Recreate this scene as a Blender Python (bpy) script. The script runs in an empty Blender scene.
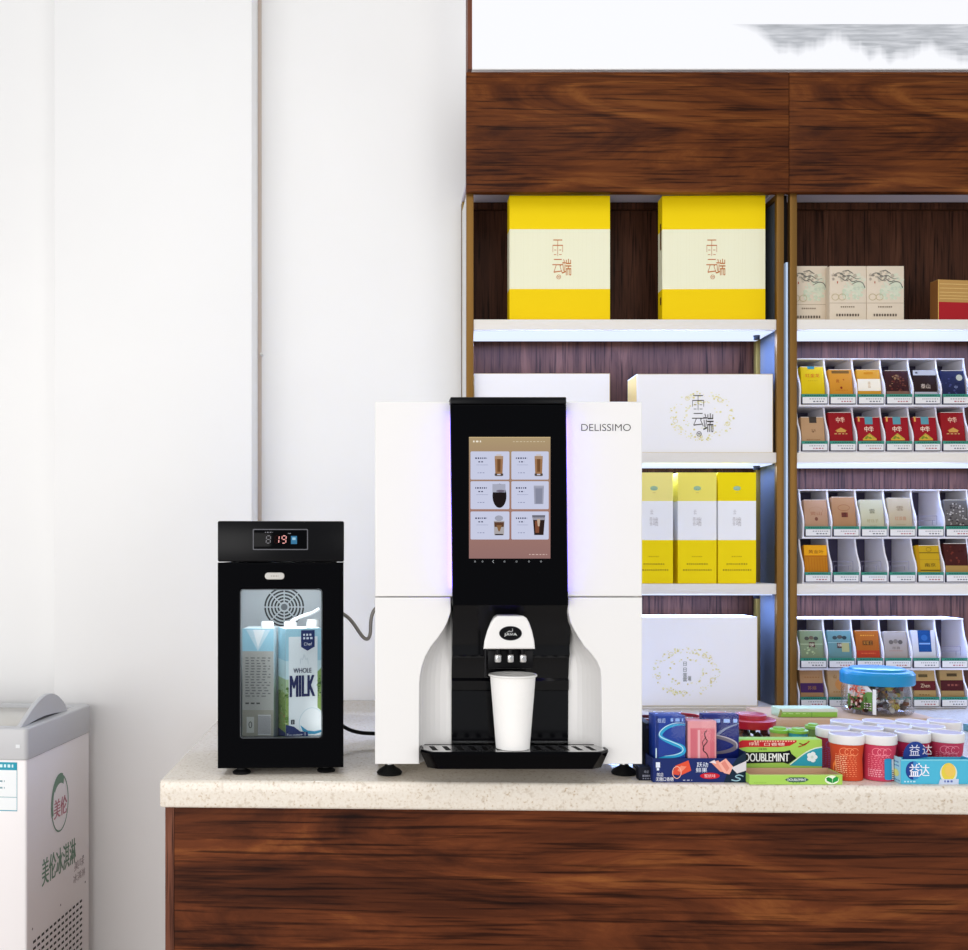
import bpy, bmesh, math, random
from math import pi, sin, cos, radians
from mathutils import Matrix, Vector
random.seed(7)
S = bpy.context.scene
COL = S.collection
EYE = 1.3275                       # camera height in metres
def X(px, Y): return (px - 375.0) * Y / 1000.0
def Z(py, Y): return EYE - (py - 555.0) * Y / 1000.0
CT = 0.918                       # worktop height

# ------------------------------------------------------------------ materials
MATS = {}
def lin(c): return c / 12.92 if c <= .04045 else ((c + .055) / 1.055) ** 2.4
def rgb(h):
    if not isinstance(h, str): return tuple(h)
    h = h.lstrip('#'); return tuple(lin(int(h[i:i+2], 16) / 255) for i in (0, 2, 4))
def mat(name, col='#ffffff', rough=.5, metal=0., spec=.5, emit=None, es=0., coat=0., trans=0., ior=1.45, alpha=1.):
    if name in MATS: return name
    m = bpy.data.materials.new(name); m.use_nodes = True
    b = m.node_tree.nodes['Principled BSDF']
    b.inputs['Base Color'].default_value = (*rgb(col), 1)
    b.inputs['Roughness'].default_value = rough
    b.inputs['Metallic'].default_value = metal
    b.inputs['Specular IOR Level'].default_value = spec
    b.inputs['Coat Weight'].default_value = coat
    b.inputs['Transmission Weight'].default_value = trans
    b.inputs['IOR'].default_value = ior
    b.inputs['Alpha'].default_value = alpha
    if emit:
        b.inputs['Emission Color'].default_value = (*rgb(emit), 1)
        b.inputs['Emission Strength'].default_value = es
    MATS[name] = m
    return name
def P(h): return mat('print ' + h, h, .55, spec=.18)             # printed card or paper
def E(h, s=1.): return mat('lit %s %.2f' % (h, s), '#000000', .6, spec=.05, emit=h, es=s)
def clear(name, tint='#ffffff', gloss=.03, rough=.03, fr=.2):
    if name in MATS: return name
    m = bpy.data.materials.new(name); m.use_nodes = True; t = m.node_tree; n = t.nodes
    n.remove(n['Principled BSDF']); out = n['Material Output']
    a = n.new('ShaderNodeBsdfTransparent'); a.inputs[0].default_value = (*rgb(tint), 1)
    g = n.new('ShaderNodeBsdfGlossy'); g.inputs['Roughness'].default_value = rough
    lw = n.new('ShaderNodeLayerWeight'); lw.inputs[0].default_value = .35
    ma = n.new('ShaderNodeMath'); ma.operation = 'MULTIPLY_ADD'; ma.inputs[1].default_value = fr; ma.inputs[2].default_value = gloss
    ma.use_clamp = True
    mx = n.new('ShaderNodeMixShader')
    t.links.new(lw.outputs['Fresnel'], ma.inputs[0]); t.links.new(ma.outputs[0], mx.inputs[0])
    t.links.new(a.outputs[0], mx.inputs[1]); t.links.new(g.outputs[0], mx.inputs[2]); t.links.new(mx.outputs[0], out.inputs[0])
    MATS[name] = m
    return name
def ramp(n, stops):
    r = n.new('ShaderNodeValToRGB'); e = r.color_ramp.elements
    while len(e) < len(stops): e.new(.5)
    for q, (p, c) in zip(e, stops): q.position = p; q.color = (*rgb(c), 1)
    return r
def wood(name, cols, sc=(1.3, 1.3, 9), fine=(5, 5, 170), rough=.42):
    m = bpy.data.materials.new(name); m.use_nodes = True; t = m.node_tree; n = t.nodes; L = t.links.new
    b = n['Principled BSDF']; b.inputs['Roughness'].default_value = rough; b.inputs['Specular IOR Level'].default_value = .1
    tc = n.new('ShaderNodeTexCoord')
    mp = n.new('ShaderNodeMapping'); mp.inputs['Scale'].default_value = sc; L(tc.outputs['Object'], mp.inputs[0])
    n1 = n.new('ShaderNodeTexNoise'); n1.inputs['Scale'].default_value = 2.2; n1.inputs['Detail'].default_value = 9
    n1.inputs['Roughness'].default_value = .62; n1.inputs['Distortion'].default_value = 1.5; L(mp.outputs[0], n1.inputs[0])
    r1 = ramp(n, [(.28, cols[0]), (.44, cols[1]), (.56, cols[2]), (.74, cols[3])]); L(n1.outputs['Fac'], r1.inputs[0])
    mp2 = n.new('ShaderNodeMapping'); mp2.inputs['Scale'].default_value = fine; L(tc.outputs['Object'], mp2.inputs[0])
    n2 = n.new('ShaderNodeTexNoise'); n2.inputs['Scale'].default_value = 2.; n2.inputs['Detail'].default_value = 5
    n2.inputs['Distortion'].default_value = .3; L(mp2.outputs[0], n2.inputs[0])
    r2 = ramp(n, [(.34, '#8c8682'), (.5, '#ffffff')]); L(n2.outputs['Fac'], r2.inputs[0])
    mp3 = n.new('ShaderNodeMapping'); mp3.inputs['Scale'].default_value = (sc[0]*1.6, sc[1]*1.6, sc[2]*.55); L(tc.outputs['Object'], mp3.inputs[0])
    vo = n.new('ShaderNodeTexVoronoi'); vo.inputs['Scale'].default_value = 1.6; L(mp3.outputs[0], vo.inputs[0])
    r3 = ramp(n, [(.03, '#5c504a'), (.16, '#ffffff')]); L(vo.outputs['Distance'], r3.inputs[0])
    def mul(a, c):
        x = n.new('ShaderNodeMix'); x.data_type = 'RGBA'; x.blend_type = 'MULTIPLY'; x.inputs[0].default_value = 1
        L(a, x.inputs[6]); L(c, x.inputs[7]); return x.outputs[2]
    L(mul(mul(r1.outputs[0], r2.outputs[0]), r3.outputs[0]), b.inputs['Base Color'])
    MATS[name] = m; return name
def stone(name):
    m = bpy.data.materials.new(name); m.use_nodes = True; t = m.node_tree; n = t.nodes; L = t.links.new
    b = n['Principled BSDF']; b.inputs['Roughness'].default_value = .16; b.inputs['Specular IOR Level'].default_value = .5
    tc = n.new('ShaderNodeTexCoord')
    no = n.new('ShaderNodeTexNoise'); no.inputs['Scale'].default_value = 210; no.inputs['Detail'].default_value = 2; L(tc.outputs['Object'], no.inputs[0])
    r = ramp(n, [(.27, '#c0a98e'), (.33, '#d8cbb9'), (.42, '#e2d8ca'), (.7, '#e8e0d4')]); L(no.outputs['Fac'], r.inputs[0])
    n2 = n.new('ShaderNodeTexNoise'); n2.inputs['Scale'].default_value = 95; n2.inputs['Detail'].default_value = 3; L(tc.outputs['Object'], n2.inputs[0])
    r2 = ramp(n, [(.3, '#cdbfae'), (.42, '#ffffff')]); L(n2.outputs['Fac'], r2.inputs[0])
    x = n.new('ShaderNodeMix'); x.data_type = 'RGBA'; x.blend_type = 'MULTIPLY'; x.inputs[0].default_value = .45
    L(r.outputs[0], x.inputs[6]); L(r2.outputs[0], x.inputs[7]); L(x.outputs[2], b.inputs['Base Color'])
    MATS[name] = m; return name
def paint(name, c0, c1, scale=1.2, rough=.75):
    m = bpy.data.materials.new(name); m.use_nodes = True; t = m.node_tree; n = t.nodes; L = t.links.new
    b = n['Principled BSDF']; b.inputs['Roughness'].default_value = rough; b.inputs['Specular IOR Level'].default_value = .2
    tc = n.new('ShaderNodeTexCoord'); no = n.new('ShaderNodeTexNoise'); no.inputs['Scale'].default_value = scale; no.inputs['Detail'].default_value = 4
    L(tc.outputs['Object'], no.inputs[0]); r = ramp(n, [(.35, c0), (.65, c1)]); L(no.outputs['Fac'], r.inputs[0]); L(r.outputs[0], b.inputs['Base Color'])
    MATS[name] = m; return name

WALL = paint('painted wall', '#f1f0ef', '#f5f4f3')
FLOOR = paint('floor tile', '#d2ccc5', '#dcd7d0', 3, .4)
WOODH = wood('walnut panel', ('#2e140a', '#50270f', '#673615', '#8f5626'), (.8, .8, 3.6), (2.4, 2.4, 75))
WOODC = wood('counter walnut', ('#2a1109', '#4e2613', '#68351b', '#985a2c'), (.75, .75, 3.4), (2.2, 2.2, 70))
WOODE = wood('walnut edge', ('#4a2a20', '#6b4030', '#7a4c3a', '#8a5a46'), (9, 9, .8), (120, 120, 3))
WOODV = wood('dark backing wood', ('#301a11', '#3e2418', '#4a2c1e', '#5a3a2a'), (6, 6, .8), (90, 90, 3), .5)
STONE = stone('speckled stone')
WHITE = mat('gloss white plastic', '#eceae8', .22, spec=.45)
WHITE2 = mat('satin white plastic', '#e9e8e4', .3, spec=.4)
RACKW = mat('rack white plastic', '#eceaf2', .35)
SHELFW = mat('white shelf lacquer', '#e6e0d8', .4)
BLACK = mat('gloss black panel', '#020204', .1, spec=.09)
BLACKM = mat('satin black', '#07070a', .3, spec=.16)
RUBBER = mat('black rubber', '#0c0c0d', .6, spec=.3)
CHROME = mat('chrome', '#d9d9d9', .14, 1.)
STEEL = mat('brushed steel', '#cfcfcf', .22, 1.)
GOLD = mat('brushed gold metal', '#84602c', .42, .7)
GOLDD = mat('shaded gold metal', '#9a7f3e', .4, .6)
GLASSY = mat('blue grey side glass', '#5d6570', .2, spec=.5)
PALEGL = mat('pale side panel', '#dcdcdc', .3)
DARK = mat('dark gap', '#0d0b0b', .5, spec=.2)
GREYT = mat('grey freezer trim', '#c3c3c5', .35)
FREEZ = mat('white freezer steel', '#f1ecec', .3)
LIDG = mat('freezer lid', '#cfccc5', .2)
HOSEM = mat('grey braided hose', '#aaa49e', .4, .1)
CARD = mat('plain cardboard', '#c9a888', .7, spec=.2)
LINER = mat('grey fridge liner', '#a9adb0', .45)
FGLASS = clear('door glass', '#eef2f4', .012, .03, .1)
PET = clear('clear plastic', '#f6f6f6', .02, .06, .3)
FILM = clear('clear wrap', '#fbfafb', .02, .12, .12)
LED = E('#d6e2ff', 1.15)
PURPLE = E('#6248ff', 34.)

# ------------------------------------------------------------------ mesh building
GLY = {}
def glyphs(s, off=0.):
    if (s, off) not in GLY:
        c = bpy.data.curves.new('t', 'FONT'); c.body = s; c.offset = off
        o = bpy.data.objects.new('t', c); COL.objects.link(o)
        me = bpy.data.meshes.new_from_object(o.evaluated_get(bpy.context.evaluated_depsgraph_get()))
        v = [(p.co.x, p.co.y) for p in me.vertices]; f = [tuple(p.vertices) for p in me.polygons]
        bpy.data.objects.remove(o); bpy.data.curves.remove(c); bpy.data.meshes.remove(me)
        GLY[(s, off)] = (v, f)
    return GLY[(s, off)]
class MB:
    def __init__(self): self.v = []; self.f = []; self.m = []; self.mats = []; self.xf = None
    def add(self, vs, fs, m):
        if m not in self.mats: self.mats.append(m)
        k = self.mats.index(m); o = len(self.v)
        for p in vs:
            p = Vector(p); self.v.append(self.xf @ p if self.xf else p)
        for q in fs: self.f.append([i + o for i in q]); self.m.append(k)
        return self
    def addbm(self, bm, m):
        bm.verts.index_update()
        self.add([v.co.copy() for v in bm.verts], [[v.index for v in f.verts] for f in bm.faces], m); bm.free(); return self
    def box(self, x0, x1, y0, y1, z0, z1, m, bev=0., seg=2):
        bm = bmesh.new(); bmesh.ops.create_cube(bm, size=1)
        for v in bm.verts: v.co = Vector(((x0+x1)/2 + v.co.x*(x1-x0), (y0+y1)/2 + v.co.y*(y1-y0), (z0+z1)/2 + v.co.z*(z1-z0)))
        if bev: bmesh.ops.bevel(bm, geom=bm.edges[:], offset=bev, segments=seg, affect='EDGES', profile=.5)
        return self.addbm(bm, m)
    def shape(self, loops, y0, y1, m, bev=0., res=2):      # outline(s) in x,z pushed from y0 to y1, holes allowed
        c = bpy.data.curves.new('s', 'CURVE'); c.dimensions = '2D'; c.fill_mode = 'BOTH'
        c.extrude = max((y1-y0)/2 - bev, 0); c.bevel_depth = bev; c.bevel_resolution = res; c.offset = -bev
        for lp in loops:
            s = c.splines.new('POLY'); s.points.add(len(lp)-1); s.use_cyclic_u = True
            for p, q in zip(s.points, lp): p.co = (q[0], q[1], 0, 1)
        o = bpy.data.objects.new('s', c); COL.objects.link(o)
        me = bpy.data.meshes.new_from_object(o.evaluated_get(bpy.context.evaluated_depsgraph_get()))
        ym = (y0+y1)/2
        self.add([(p.co.x, ym - p.co.z, p.co.y) for p in me.vertices], [tuple(p.vertices) for p in me.polygons], m)
        bpy.data.objects.remove(o); bpy.data.curves.remove(c); bpy.data.meshes.remove(me); return self
    def flat(self, pts, y, m): return self.add([(a, y, b) for a, b in pts], [list(range(len(pts)))], m)
    def rect(self, x0, x1, z0, z1, y, m): return self.flat([(x0, z0), (x1, z0), (x1, z1), (x0, z1)], y, m)
    def ell(self, cx, cz, rx, rz, y, m, n=28): return self.flat([(cx + rx*cos(2*pi*i/n), cz + rz*sin(2*pi*i/n)) for i in range(n)], y, m)
    def ring(self, cx, cz, rx, rz, t, y, m, a0=0., a1=360., n=36):
        vs = []; fs = []
        for i in range(n+1):
            a = radians(a0 + (a1-a0)*i/n)
            vs += [(cx+rx*cos(a), y, cz+rz*sin(a)), (cx+(rx-t)*cos(a), y, cz+(rz-t)*sin(a))]
        for i in range(n): fs.append([2*i, 2*i+1, 2*i+3, 2*i+2])
        return self.add(vs, fs, m)
    def text(self, s, cx, cz, h, y, m, w=None, off=0.):
        if off > 0:                                         # heavier strokes: the letters drawn again beside themselves
            for q in (-1, 1): self.text(s, cx+q*off*h, cz, h, y-.00005-(q+1)*.00002, m, w)
            off = 0.
        v, f = glyphs(s, off); xs = [p[0] for p in v]; ys = [p[1] for p in v]
        sy = h/(max(ys)-min(ys)); sx = w/(max(xs)-min(xs)) if w else sy
        ox = (max(xs)+min(xs))/2; oy = (max(ys)+min(ys))/2
        return self.add([(cx+(p[0]-ox)*sx, y, cz+(p[1]-oy)*sy) for p in v], f, m)
    def line(self, x0, x1, z, t, y, m, dash=None, seed=1):       # row of tiny unreadable print
        r = random.Random(seed)
        if not dash: return self.rect(x0, x1, z-t/2, z+t/2, y, m)
        x = x0
        while x < x1:
            w = dash*r.uniform(.6, 1.2); self.rect(x, min(x+w, x1), z-t/2, z+t/2, y, m); x += w + dash*.6
        return self
    def stroke(self, pts, t, y, m):                                # flat ribbon along a path in x,z
        vs = []; n = len(pts)
        for i, p in enumerate(pts):
            a = pts[max(i-1, 0)]; b = pts[min(i+1, n-1)]; d = math.hypot(b[0]-a[0], b[1]-a[1]) or 1
            nx, nz = -(b[1]-a[1])/d, (b[0]-a[0])/d; tt = t[i] if isinstance(t, (list, tuple)) else t
            vs += [(p[0]+nx*tt/2, y, p[1]+nz*tt/2), (p[0]-nx*tt/2, y, p[1]-nz*tt/2)]
        return self.add(vs, [[2*i, 2*i+1, 2*i+3, 2*i+2] for i in range(n-1)], m)
    def lathe(self, prof, ms, cx=0., cy=0., seg=40, cap=True):     # prof [(r,z)], ms one material or one per band
        if isinstance(ms, str): ms = [ms]*(len(prof)-1)
        rings = [[(cx+r*cos(2*pi*i/seg), cy+r*sin(2*pi*i/seg), z) for i in range(seg)] for r, z in prof]
        base = len(self.v)
        for m in ms:
            if m not in self.mats: self.mats.append(m)
        for rg in rings:
            for p in rg: self.v.append(self.xf @ Vector(p) if self.xf else Vector(p))
        for j in range(len(prof)-1):
            for i in range(seg):
                i2 = (i+1) % seg
                self.f.append([base+j*seg+i, base+j*seg+i2, base+(j+1)*seg+i2, base+(j+1)*seg+i]); self.m.append(self.mats.index(ms[j]))
        if cap:
            self.f.append([base+i for i in range(seg)][::-1]); self.m.append(self.mats.index(ms[0]))
            self.f.append([base+(len(prof)-1)*seg+i for i in range(seg)]); self.m.append(self.mats.index(ms[-1]))
        return self
    def tube(self, pts, r, m, seg=10, smooth=0):
        pts = [Vector(p) for p in pts]
        for _ in range(smooth):
            q = [pts[0]]
            for a, b in zip(pts, pts[1:]): q += [a*.75+b*.25, a*.25+b*.75]
            pts = q + [pts[-1]]
        vs = []; nrm = None
        for i, p in enumerate(pts):
            t = (pts[min(i+1, len(pts)-1)] - pts[max(i-1, 0)]).normalized()
            if nrm is None: nrm = t.orthogonal().normalized()
            nrm = (nrm - t*nrm.dot(t)).normalized(); bn = t.cross(nrm)
            rr = r(i) if callable(r) else r
            vs += [p + (nrm*cos(2*pi*k/seg) + bn*sin(2*pi*k/seg))*rr for k in range(seg)]
        fs = []
        for i in range(len(pts)-1):
            for k in range(seg): fs.append([i*seg+k, i*seg+(k+1) % seg, (i+1)*seg+(k+1) % seg, (i+1)*seg+k])
        fs += [list(range(seg))[::-1], [(len(pts)-1)*seg+k for k in range(seg)]]
        return self.add(vs, fs, m)
    def prism(self, poly, z0, z1, m, bev=0., seg=3):               # plan outline in x,y raised from z0 to z1
        bm = bmesh.new(); vs = [bm.verts.new((a, b, z0)) for a, b in poly]; f = bm.faces.new(vs)
        r = bmesh.ops.extrude_face_region(bm, geom=[f])
        for v in r['geom']:
            if isinstance(v, bmesh.types.BMVert): v.co.z = z1
        bmesh.ops.recalc_face_normals(bm, faces=bm.faces[:])
        if bev: bmesh.ops.bevel(bm, geom=bm.edges[:], offset=bev, segments=seg, affect='EDGES', profile=.5)
        return self.addbm(bm, m)
    def loft(self, A, B, m, close=False):
        n = len(A); vs = list(A)+list(B)
        fs = [[i, i+1, n+i+1, n+i] for i in range(n-1)]
        if close: fs.append([n-1, 0, n, 2*n-1])
        return self.add(vs, fs, m)
    def build(self, name, parent=None, loc=(0, 0, 0), rotz=0., ang=35, label=None, rot=None, fix=False):
        me = bpy.data.meshes.new(name); me.from_pydata([tuple(v) for v in self.v], [], self.f)
        for m in self.mats: me.materials.append(MATS[m])
        me.polygons.foreach_set('material_index', self.m)
        if fix:
            bm = bmesh.new(); bm.from_mesh(me); bmesh.ops.recalc_face_normals(bm, faces=bm.faces[:]); bm.to_mesh(me); bm.free()
        me.polygons.foreach_set('use_smooth', [True]*len(me.polygons))
        me.set_sharp_from_angle(angle=radians(ang)); me.update()
        o = bpy.data.objects.new(name, me); COL.objects.link(o); o.location = loc
        o.rotation_euler = rot or (0, 0, rotz)
        if parent: o.parent = parent
        if label: o['label'] = label
        return o
def tag(o, label, cat, group=None, kind=None):
    o['label'] = label; o['category'] = cat
    if group: o['group'] = group
    if kind: o['kind'] = kind
    return o
def thing(name, label, cat, loc, rotz=0., group=None, rot=None):
    o = bpy.data.objects.new(name, None); COL.objects.link(o); o.location = loc; o.rotation_euler = rot or (0, 0, rotz)
    o.empty_display_size = .05
    return tag(o, label, cat, group)
def struct(mb, name, label=None):
    o = mb.build(name); o['kind'] = 'structure'
    if label: o['label'] = label
    return o
def rrect(x0, x1, z0, z1, r, n=5):
    p = []
    for cx, cz, a in ((x1-r, z0+r, -90), (x1-r, z1-r, 0), (x0+r, z1-r, 90), (x0+r, z0+r, 180)):
        for i in range(n+1): t = radians(a + 90*i/n); p.append((cx+r*cos(t), cz+r*sin(t)))
    return p
# printing on a pack face: every element in fractions of width and height, later elements lie on top
def decor(mb, els, w, h, y=-.0003, x0=None, z0=0.):
    x0 = -w/2 if x0 is None else x0
    fx = lambda a: x0 + a*w
    fz = lambda a: z0 + a*h
    for i, e in enumerate(els):
        k = e[0]; yy = y - i*.00006
        if k == 'r': mb.rect(fx(e[1]), fx(e[2]), fz(e[3]), fz(e[4]), yy, P(e[5]))
        elif k == 't': mb.text(e[1], fx(e[2]), fz(e[3]), e[4]*h, yy, P(e[5]), e[6]*w if len(e) > 6 else None, e[7] if len(e) > 7 else 0.)
        elif k == 'e': mb.ell(fx(e[1]), fz(e[2]), e[3]*w, e[4]*h, yy, P(e[5]))
        elif k == 'o': mb.ring(fx(e[1]), fz(e[2]), e[3]*w, e[4]*h, e[5]*w, yy, P(e[6]), *(e[7:9] if len(e) > 7 else ()))
        elif k == 'p': mb.flat([(fx(a), fz(b)) for a, b in e[1]], yy, P(e[2]))
        elif k == 's':
            pp = [(a, b) for a, b in e[1]]; tt = list(e[2]) if isinstance(e[2], list) else [e[2]]*len(pp)
            if len(pp) > 3:
                for _ in range(2):
                    q = [(pp[0], tt[0])]
                    for (a, b), (u, v) in zip(zip(pp, pp[1:]), zip(tt, tt[1:])):
                        q += [((a[0]*.75+b[0]*.25, a[1]*.75+b[1]*.25), u*.75+v*.25), ((a[0]*.25+b[0]*.75, a[1]*.25+b[1]*.75), u*.25+v*.75)]
                    q.append((pp[-1], tt[-1])); pp = [z[0] for z in q]; tt = [z[1] for z in q]
            e = (k, pp, tt, e[3])
            mb.stroke([(fx(a), fz(b)) for a, b in e[1]], [q*w for q in e[2]] if isinstance(e[2], list) else e[2]*w, yy, P(e[3]))
        elif k == 'l': mb.line(fx(e[1]), fx(e[2]), fz(e[3]), e[4]*h, yy, P(e[5]), e[6]*w if len(e) > 6 else None, i+3)
        elif k == 'b':                                       # scatter of blotches inside an oval
            r = random.Random(e[7] if len(e) > 7 else 5)
            for _ in range(e[6]):
                a = r.uniform(0, 2*pi); q = math.sqrt(r.random())
                s = r.uniform(.4, 1.2)*.05*w
                mb.ell(fx(e[1])+e[3]*w*q*cos(a), fz(e[2])+e[4]*h*q*sin(a), s, s*r.uniform(.5, 1.1), yy-r.random()*.00005, P(r.choice(e[5])), 9)

# ------------------------------------------------------------------ the setting
struct(MB().box(-3, 3, -2.2, 3.2, -.1, 0, FLOOR), 'floor')
PFY, BWY = 2.692, 2.83                   # pillar face and back wall
PX = X(252, PFY)
wb = MB(); wb.box(PX-.05, 3, BWY, BWY+.12, 0, 3.4, WALL); struct(wb, 'wall_back')
wl = MB(); wl.box(X(54, PFY), PX, PFY, BWY+.1, 0, 3.4, WALL, .004, 2); struct(wl, 'wall_left')
wf = MB(); wf.box(-3, X(54, PFY)+.01, PFY+.06, BWY+.1, 0, 3.4, WALL); struct(wf, 'wall_left_far')
tr = MB(); tr.box(PX+.0005, PX+.010, BWY-.006, BWY-.0005, .93, 3.4, mat('corner seal', '#c9b9ac', .6)); tr.tube([(PX+.012, BWY-.03, Z(338, 2.6)), (PX+.012, BWY, Z(338, 2.6))], .003, WHITE2)
struct(tr, 'trim_1')

# ------------------------------------------------------------------ counter
FL = (-.3925, 1.82); slope = (1.769-1.82)/(X(956, 1.769)+.388)
def fy(x): return 1.82 + slope*(x+.388)
XR = 2.0
wt = MB().prism([(FL[0], FL[1]), (XR, fy(XR)), (XR, BWY-.003), (PX+.003, BWY-.003), (PX+.003, PFY-.003), (FL[0], PFY-.003)], CT-.051, CT, STONE, .006)
tag(wt.build('worktop', ang=50), 'cream speckled stone worktop with rounded edge on the walnut counter', 'worktop')
cc = thing('counter_cabinet', 'dark walnut panelled counter base under the cream stone worktop', 'counter', (FL[0], 1.83, 0))
m = MB(); a = X(174.5, 1.835); o = (FL[0], 1.83)
m.prism([(a-o[0], fy(a)+.014-o[1]), (XR-o[0], fy(XR)+.014-o[1]), (XR-o[0], fy(XR)+.034-o[1]), (a-o[0], fy(a)+.034-o[1])], 0.002, CT-.0515, WOODC); m.build('front_panel', cc)
a0 = X(165.5, 1.835); m = MB()
m.prism([(a0-o[0], fy(a0)+.013-o[1]), (a-.0006-o[0], fy(a)+.013-o[1]), (a-.0006-o[0], .84), (a0-o[0], .84)], 0.002, CT-.0515, WOODE); m.build('side_panel', cc)

# ------------------------------------------------------------------ display cabinets
CF, CB = 2.66, 2.822                     # front of posts, face of backing
SH = [Z(319, CF), Z(452.3, CF), Z(583.8, CF)]
ST = .028
CEIL = Z(203.5, 2.82)
def cabinet(label, x0, x1, pw, first):
    t = thing('display_cabinet', label, 'cabinet', ((x0+x1)/2, CF, CT), group=None)
    o = Vector(t.location)
    def B(xa, xb, ya, yb, za, zb, m, bev=0.): return MB().box(xa-o.x, xb-o.x, ya-o.y, yb-o.y, za-o.z, zb-o.z, m, bev)
    zt = Z(192, 2.65)+.001
    for xa in (x0, x1-pw): B(xa, xa+pw, CF, CF+.016, CT+.001, zt, GOLD, .0012).build('post', t)
    for xa in (x0+.001, x1-pw-.001): B(xa, xa+pw, CB-.02, CB-.001, CT+.001, CEIL-.001, GOLDD, .0012).build('post', t)
    if first:
        B(x0+.001, x0+.004, CF+.0165, CB-.0205, CT+.002, zt, PALEGL).build('side_panel', t)
        B(x1-pw+.010, x1-pw+.014, CF+.0165, CB-.0215, CT+.002, zt, GLASSY).build('side_panel', t)
        b = B(x1-pw+.002, x1-pw+.012, CF+.0165, CB-.021, zt-.012, zt, GOLD); b.build('top_rail', t)
    else:
        B(x0-.0095, x0-.0045, CF+.003, CB-.022, CT+.002, Z(262, CF), mat('lit glass edge', '#aebfd4', .2, emit='#9fb4d0', es=.35)).build('glass_edge', t)  # glow put into the material for light showing in the glass edge
        B(x0-.0135, x0-.0003, CF+.02, CB-.021, CT+.002, zt, DARK).build('side_panel', t)  # solid dark block in place of the shaded gap between the cabinets
    B(x0+.0005, x1-.0005, CB, BWY-.001, CT+.001, CEIL, WOODV).build('back_panel', t)
    B(x0+pw+.002, x1-pw-.002, CB-.012, CB-.0005, CEIL-.02, CEIL-.0005, WOODV).build('back_rail', t)
    B(x0+.001, x1-.001, CF+.003, BWY-.001, CEIL+.0005, CEIL+.012, mat('cabinet ceiling', '#c9c2cf', .5)).build('ceiling_panel', t)
    for k, z in enumerate(SH):
        s = B(x0+pw*.5 if first else x0+pw, x1-pw+.0035 if first else x1-pw, CF+.004, CB-.0215, z-ST, z, SHELFW, .0015).build('shelf', t)
        B(x0+pw+.004, x1-pw-.006, CF+.016, CB-.03, z-ST-.003, z-ST-.0002, LED).build('light_strip', s)
        if first:
            MB().lathe([(.008, z-ST-.014-o.z), (.009, z-ST-.0032-o.z)], BLACKM, x1-.05-o.x, .06).build('lamp_switch', s)
        la = bpy.data.lights.new('shelf_lamp', 'AREA'); la.shape = 'RECTANGLE'; la.size = (x1-x0)*.9; la.size_y = .1
        la.energy = 5.6; la.color = (.30, .46, 1.)
        lo = bpy.data.objects.new('shelf_lamp', la); COL.objects.link(lo); lo.location = ((x0+x1)/2, CF+.07, z-ST-.006)
    if first: B(x0+pw+.002, x1-pw-.003, CF+.004, CB-.022, CT+.0003, CT+.005, SHELFW).build('base_board', t)
    h0 = Z(192, CF-.012); h1 = Z(72, CF-.012)
    B(x0-.0015 if first else X(789.4, CF-.012), X(788.8, CF-.012) if first else x1, CF-.012, CF+.01, h0, h1, WOODH, .0008).build('header_panel', t)
    return t
XL0, XL1 = X(466.5, CF), X(784, CF)
XR0 = X(790, CF); XR1 = 1.93; PW = .019
cabinet('brass framed lit display cabinet behind the coffee machine, holding yellow and white gift boxes', XL0, XL1, PW, True)
cabinet('brass framed lit display cabinet at right holding cigarette racks and small cream boxes', XR0, XR1, PW, False)

# light box above
lb = thing('light_box_sign', 'white backlit picture panel with grey misty shoreline above the walnut headers', 'sign', (XL0, CF, Z(70, CF)))
def lightpic():
    m = bpy.data.materials.new('backlit picture'); m.use_nodes = True; t = m.node_tree; n = t.nodes; L = t.links.new
    b = n['Principled BSDF']; b.inputs['Base Color'].default_value = (.02, .02, .02, 1); b.inputs['Roughness'].default_value = .4; b.inputs['Specular IOR Level'].default_value = .1
    tc = n.new('ShaderNodeTexCoord'); sp = n.new('ShaderNodeSeparateXYZ'); L(tc.outputs['Object'], sp.inputs[0])
    def M(op, a, b_, c=None, clamp=False):
        q = n.new('ShaderNodeMath'); q.operation = op; q.use_clamp = clamp
        for i, v in enumerate((a, b_, c)):
            if v is None: continue
            if isinstance(v, (int, float)): q.inputs[i].default_value = v
            else: L(v, q.inputs[i])
        return q.outputs[0]
    x, z = sp.outputs[0], sp.outputs[2]
    mp = n.new('ShaderNodeMapping'); mp.inputs['Scale'].default_value = (5.2, 0, 0); L(tc.outputs['Object'], mp.inputs[0])
    mp.inputs['Location'].default_value = (1.35, 0, 0)
    no = n.new('ShaderNodeTexNoise'); no.inputs['Scale'].default_value = 1.; no.inputs['Detail'].default_value = 5; L(mp.outputs[0], no.inputs[0])
    rise = M('MULTIPLY', M('SUBTRACT', x, .70), 4.5, clamp=True)
    hgt = M('MULTIPLY', M('MULTIPLY', M('SUBTRACT', no.outputs['Fac'], .24), .36), rise)
    z0 = .122
    d = M('SUBTRACT', z0, z)                                     # depth under the shore
    inside = M('MULTIPLY', M('GREATER_THAN', d, 0), M('MULTIPLY', M('SUBTRACT', hgt, d), 30, clamp=True))
    mp2 = n.new('ShaderNodeMapping'); mp2.inputs['Scale'].default_value = (9, 1, 90); L(tc.outputs['Object'], mp2.inputs[0])
    n2 = n.new('ShaderNodeTexNoise'); n2.inputs['Scale'].default_value = 1.3; n2.inputs['Detail'].default_value = 4; L(mp2.outputs[0], n2.inputs[0])
    dark = M('MULTIPLY', inside, M('MULTIPLY', n2.outputs['Fac'], .95), clamp=True)
    r = ramp(n, [(0., '#f5f6fb'), (.5, '#b9bcc2'), (1., '#74777c')]); L(dark, r.inputs[0])
    L(r.outputs[0], b.inputs['Emission Color']); b.inputs['Emission Strength'].default_value = .97
    MATS['backlit picture'] = m; return 'backlit picture'
LPIC = lightpic()
w = XR1-XL0
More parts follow.
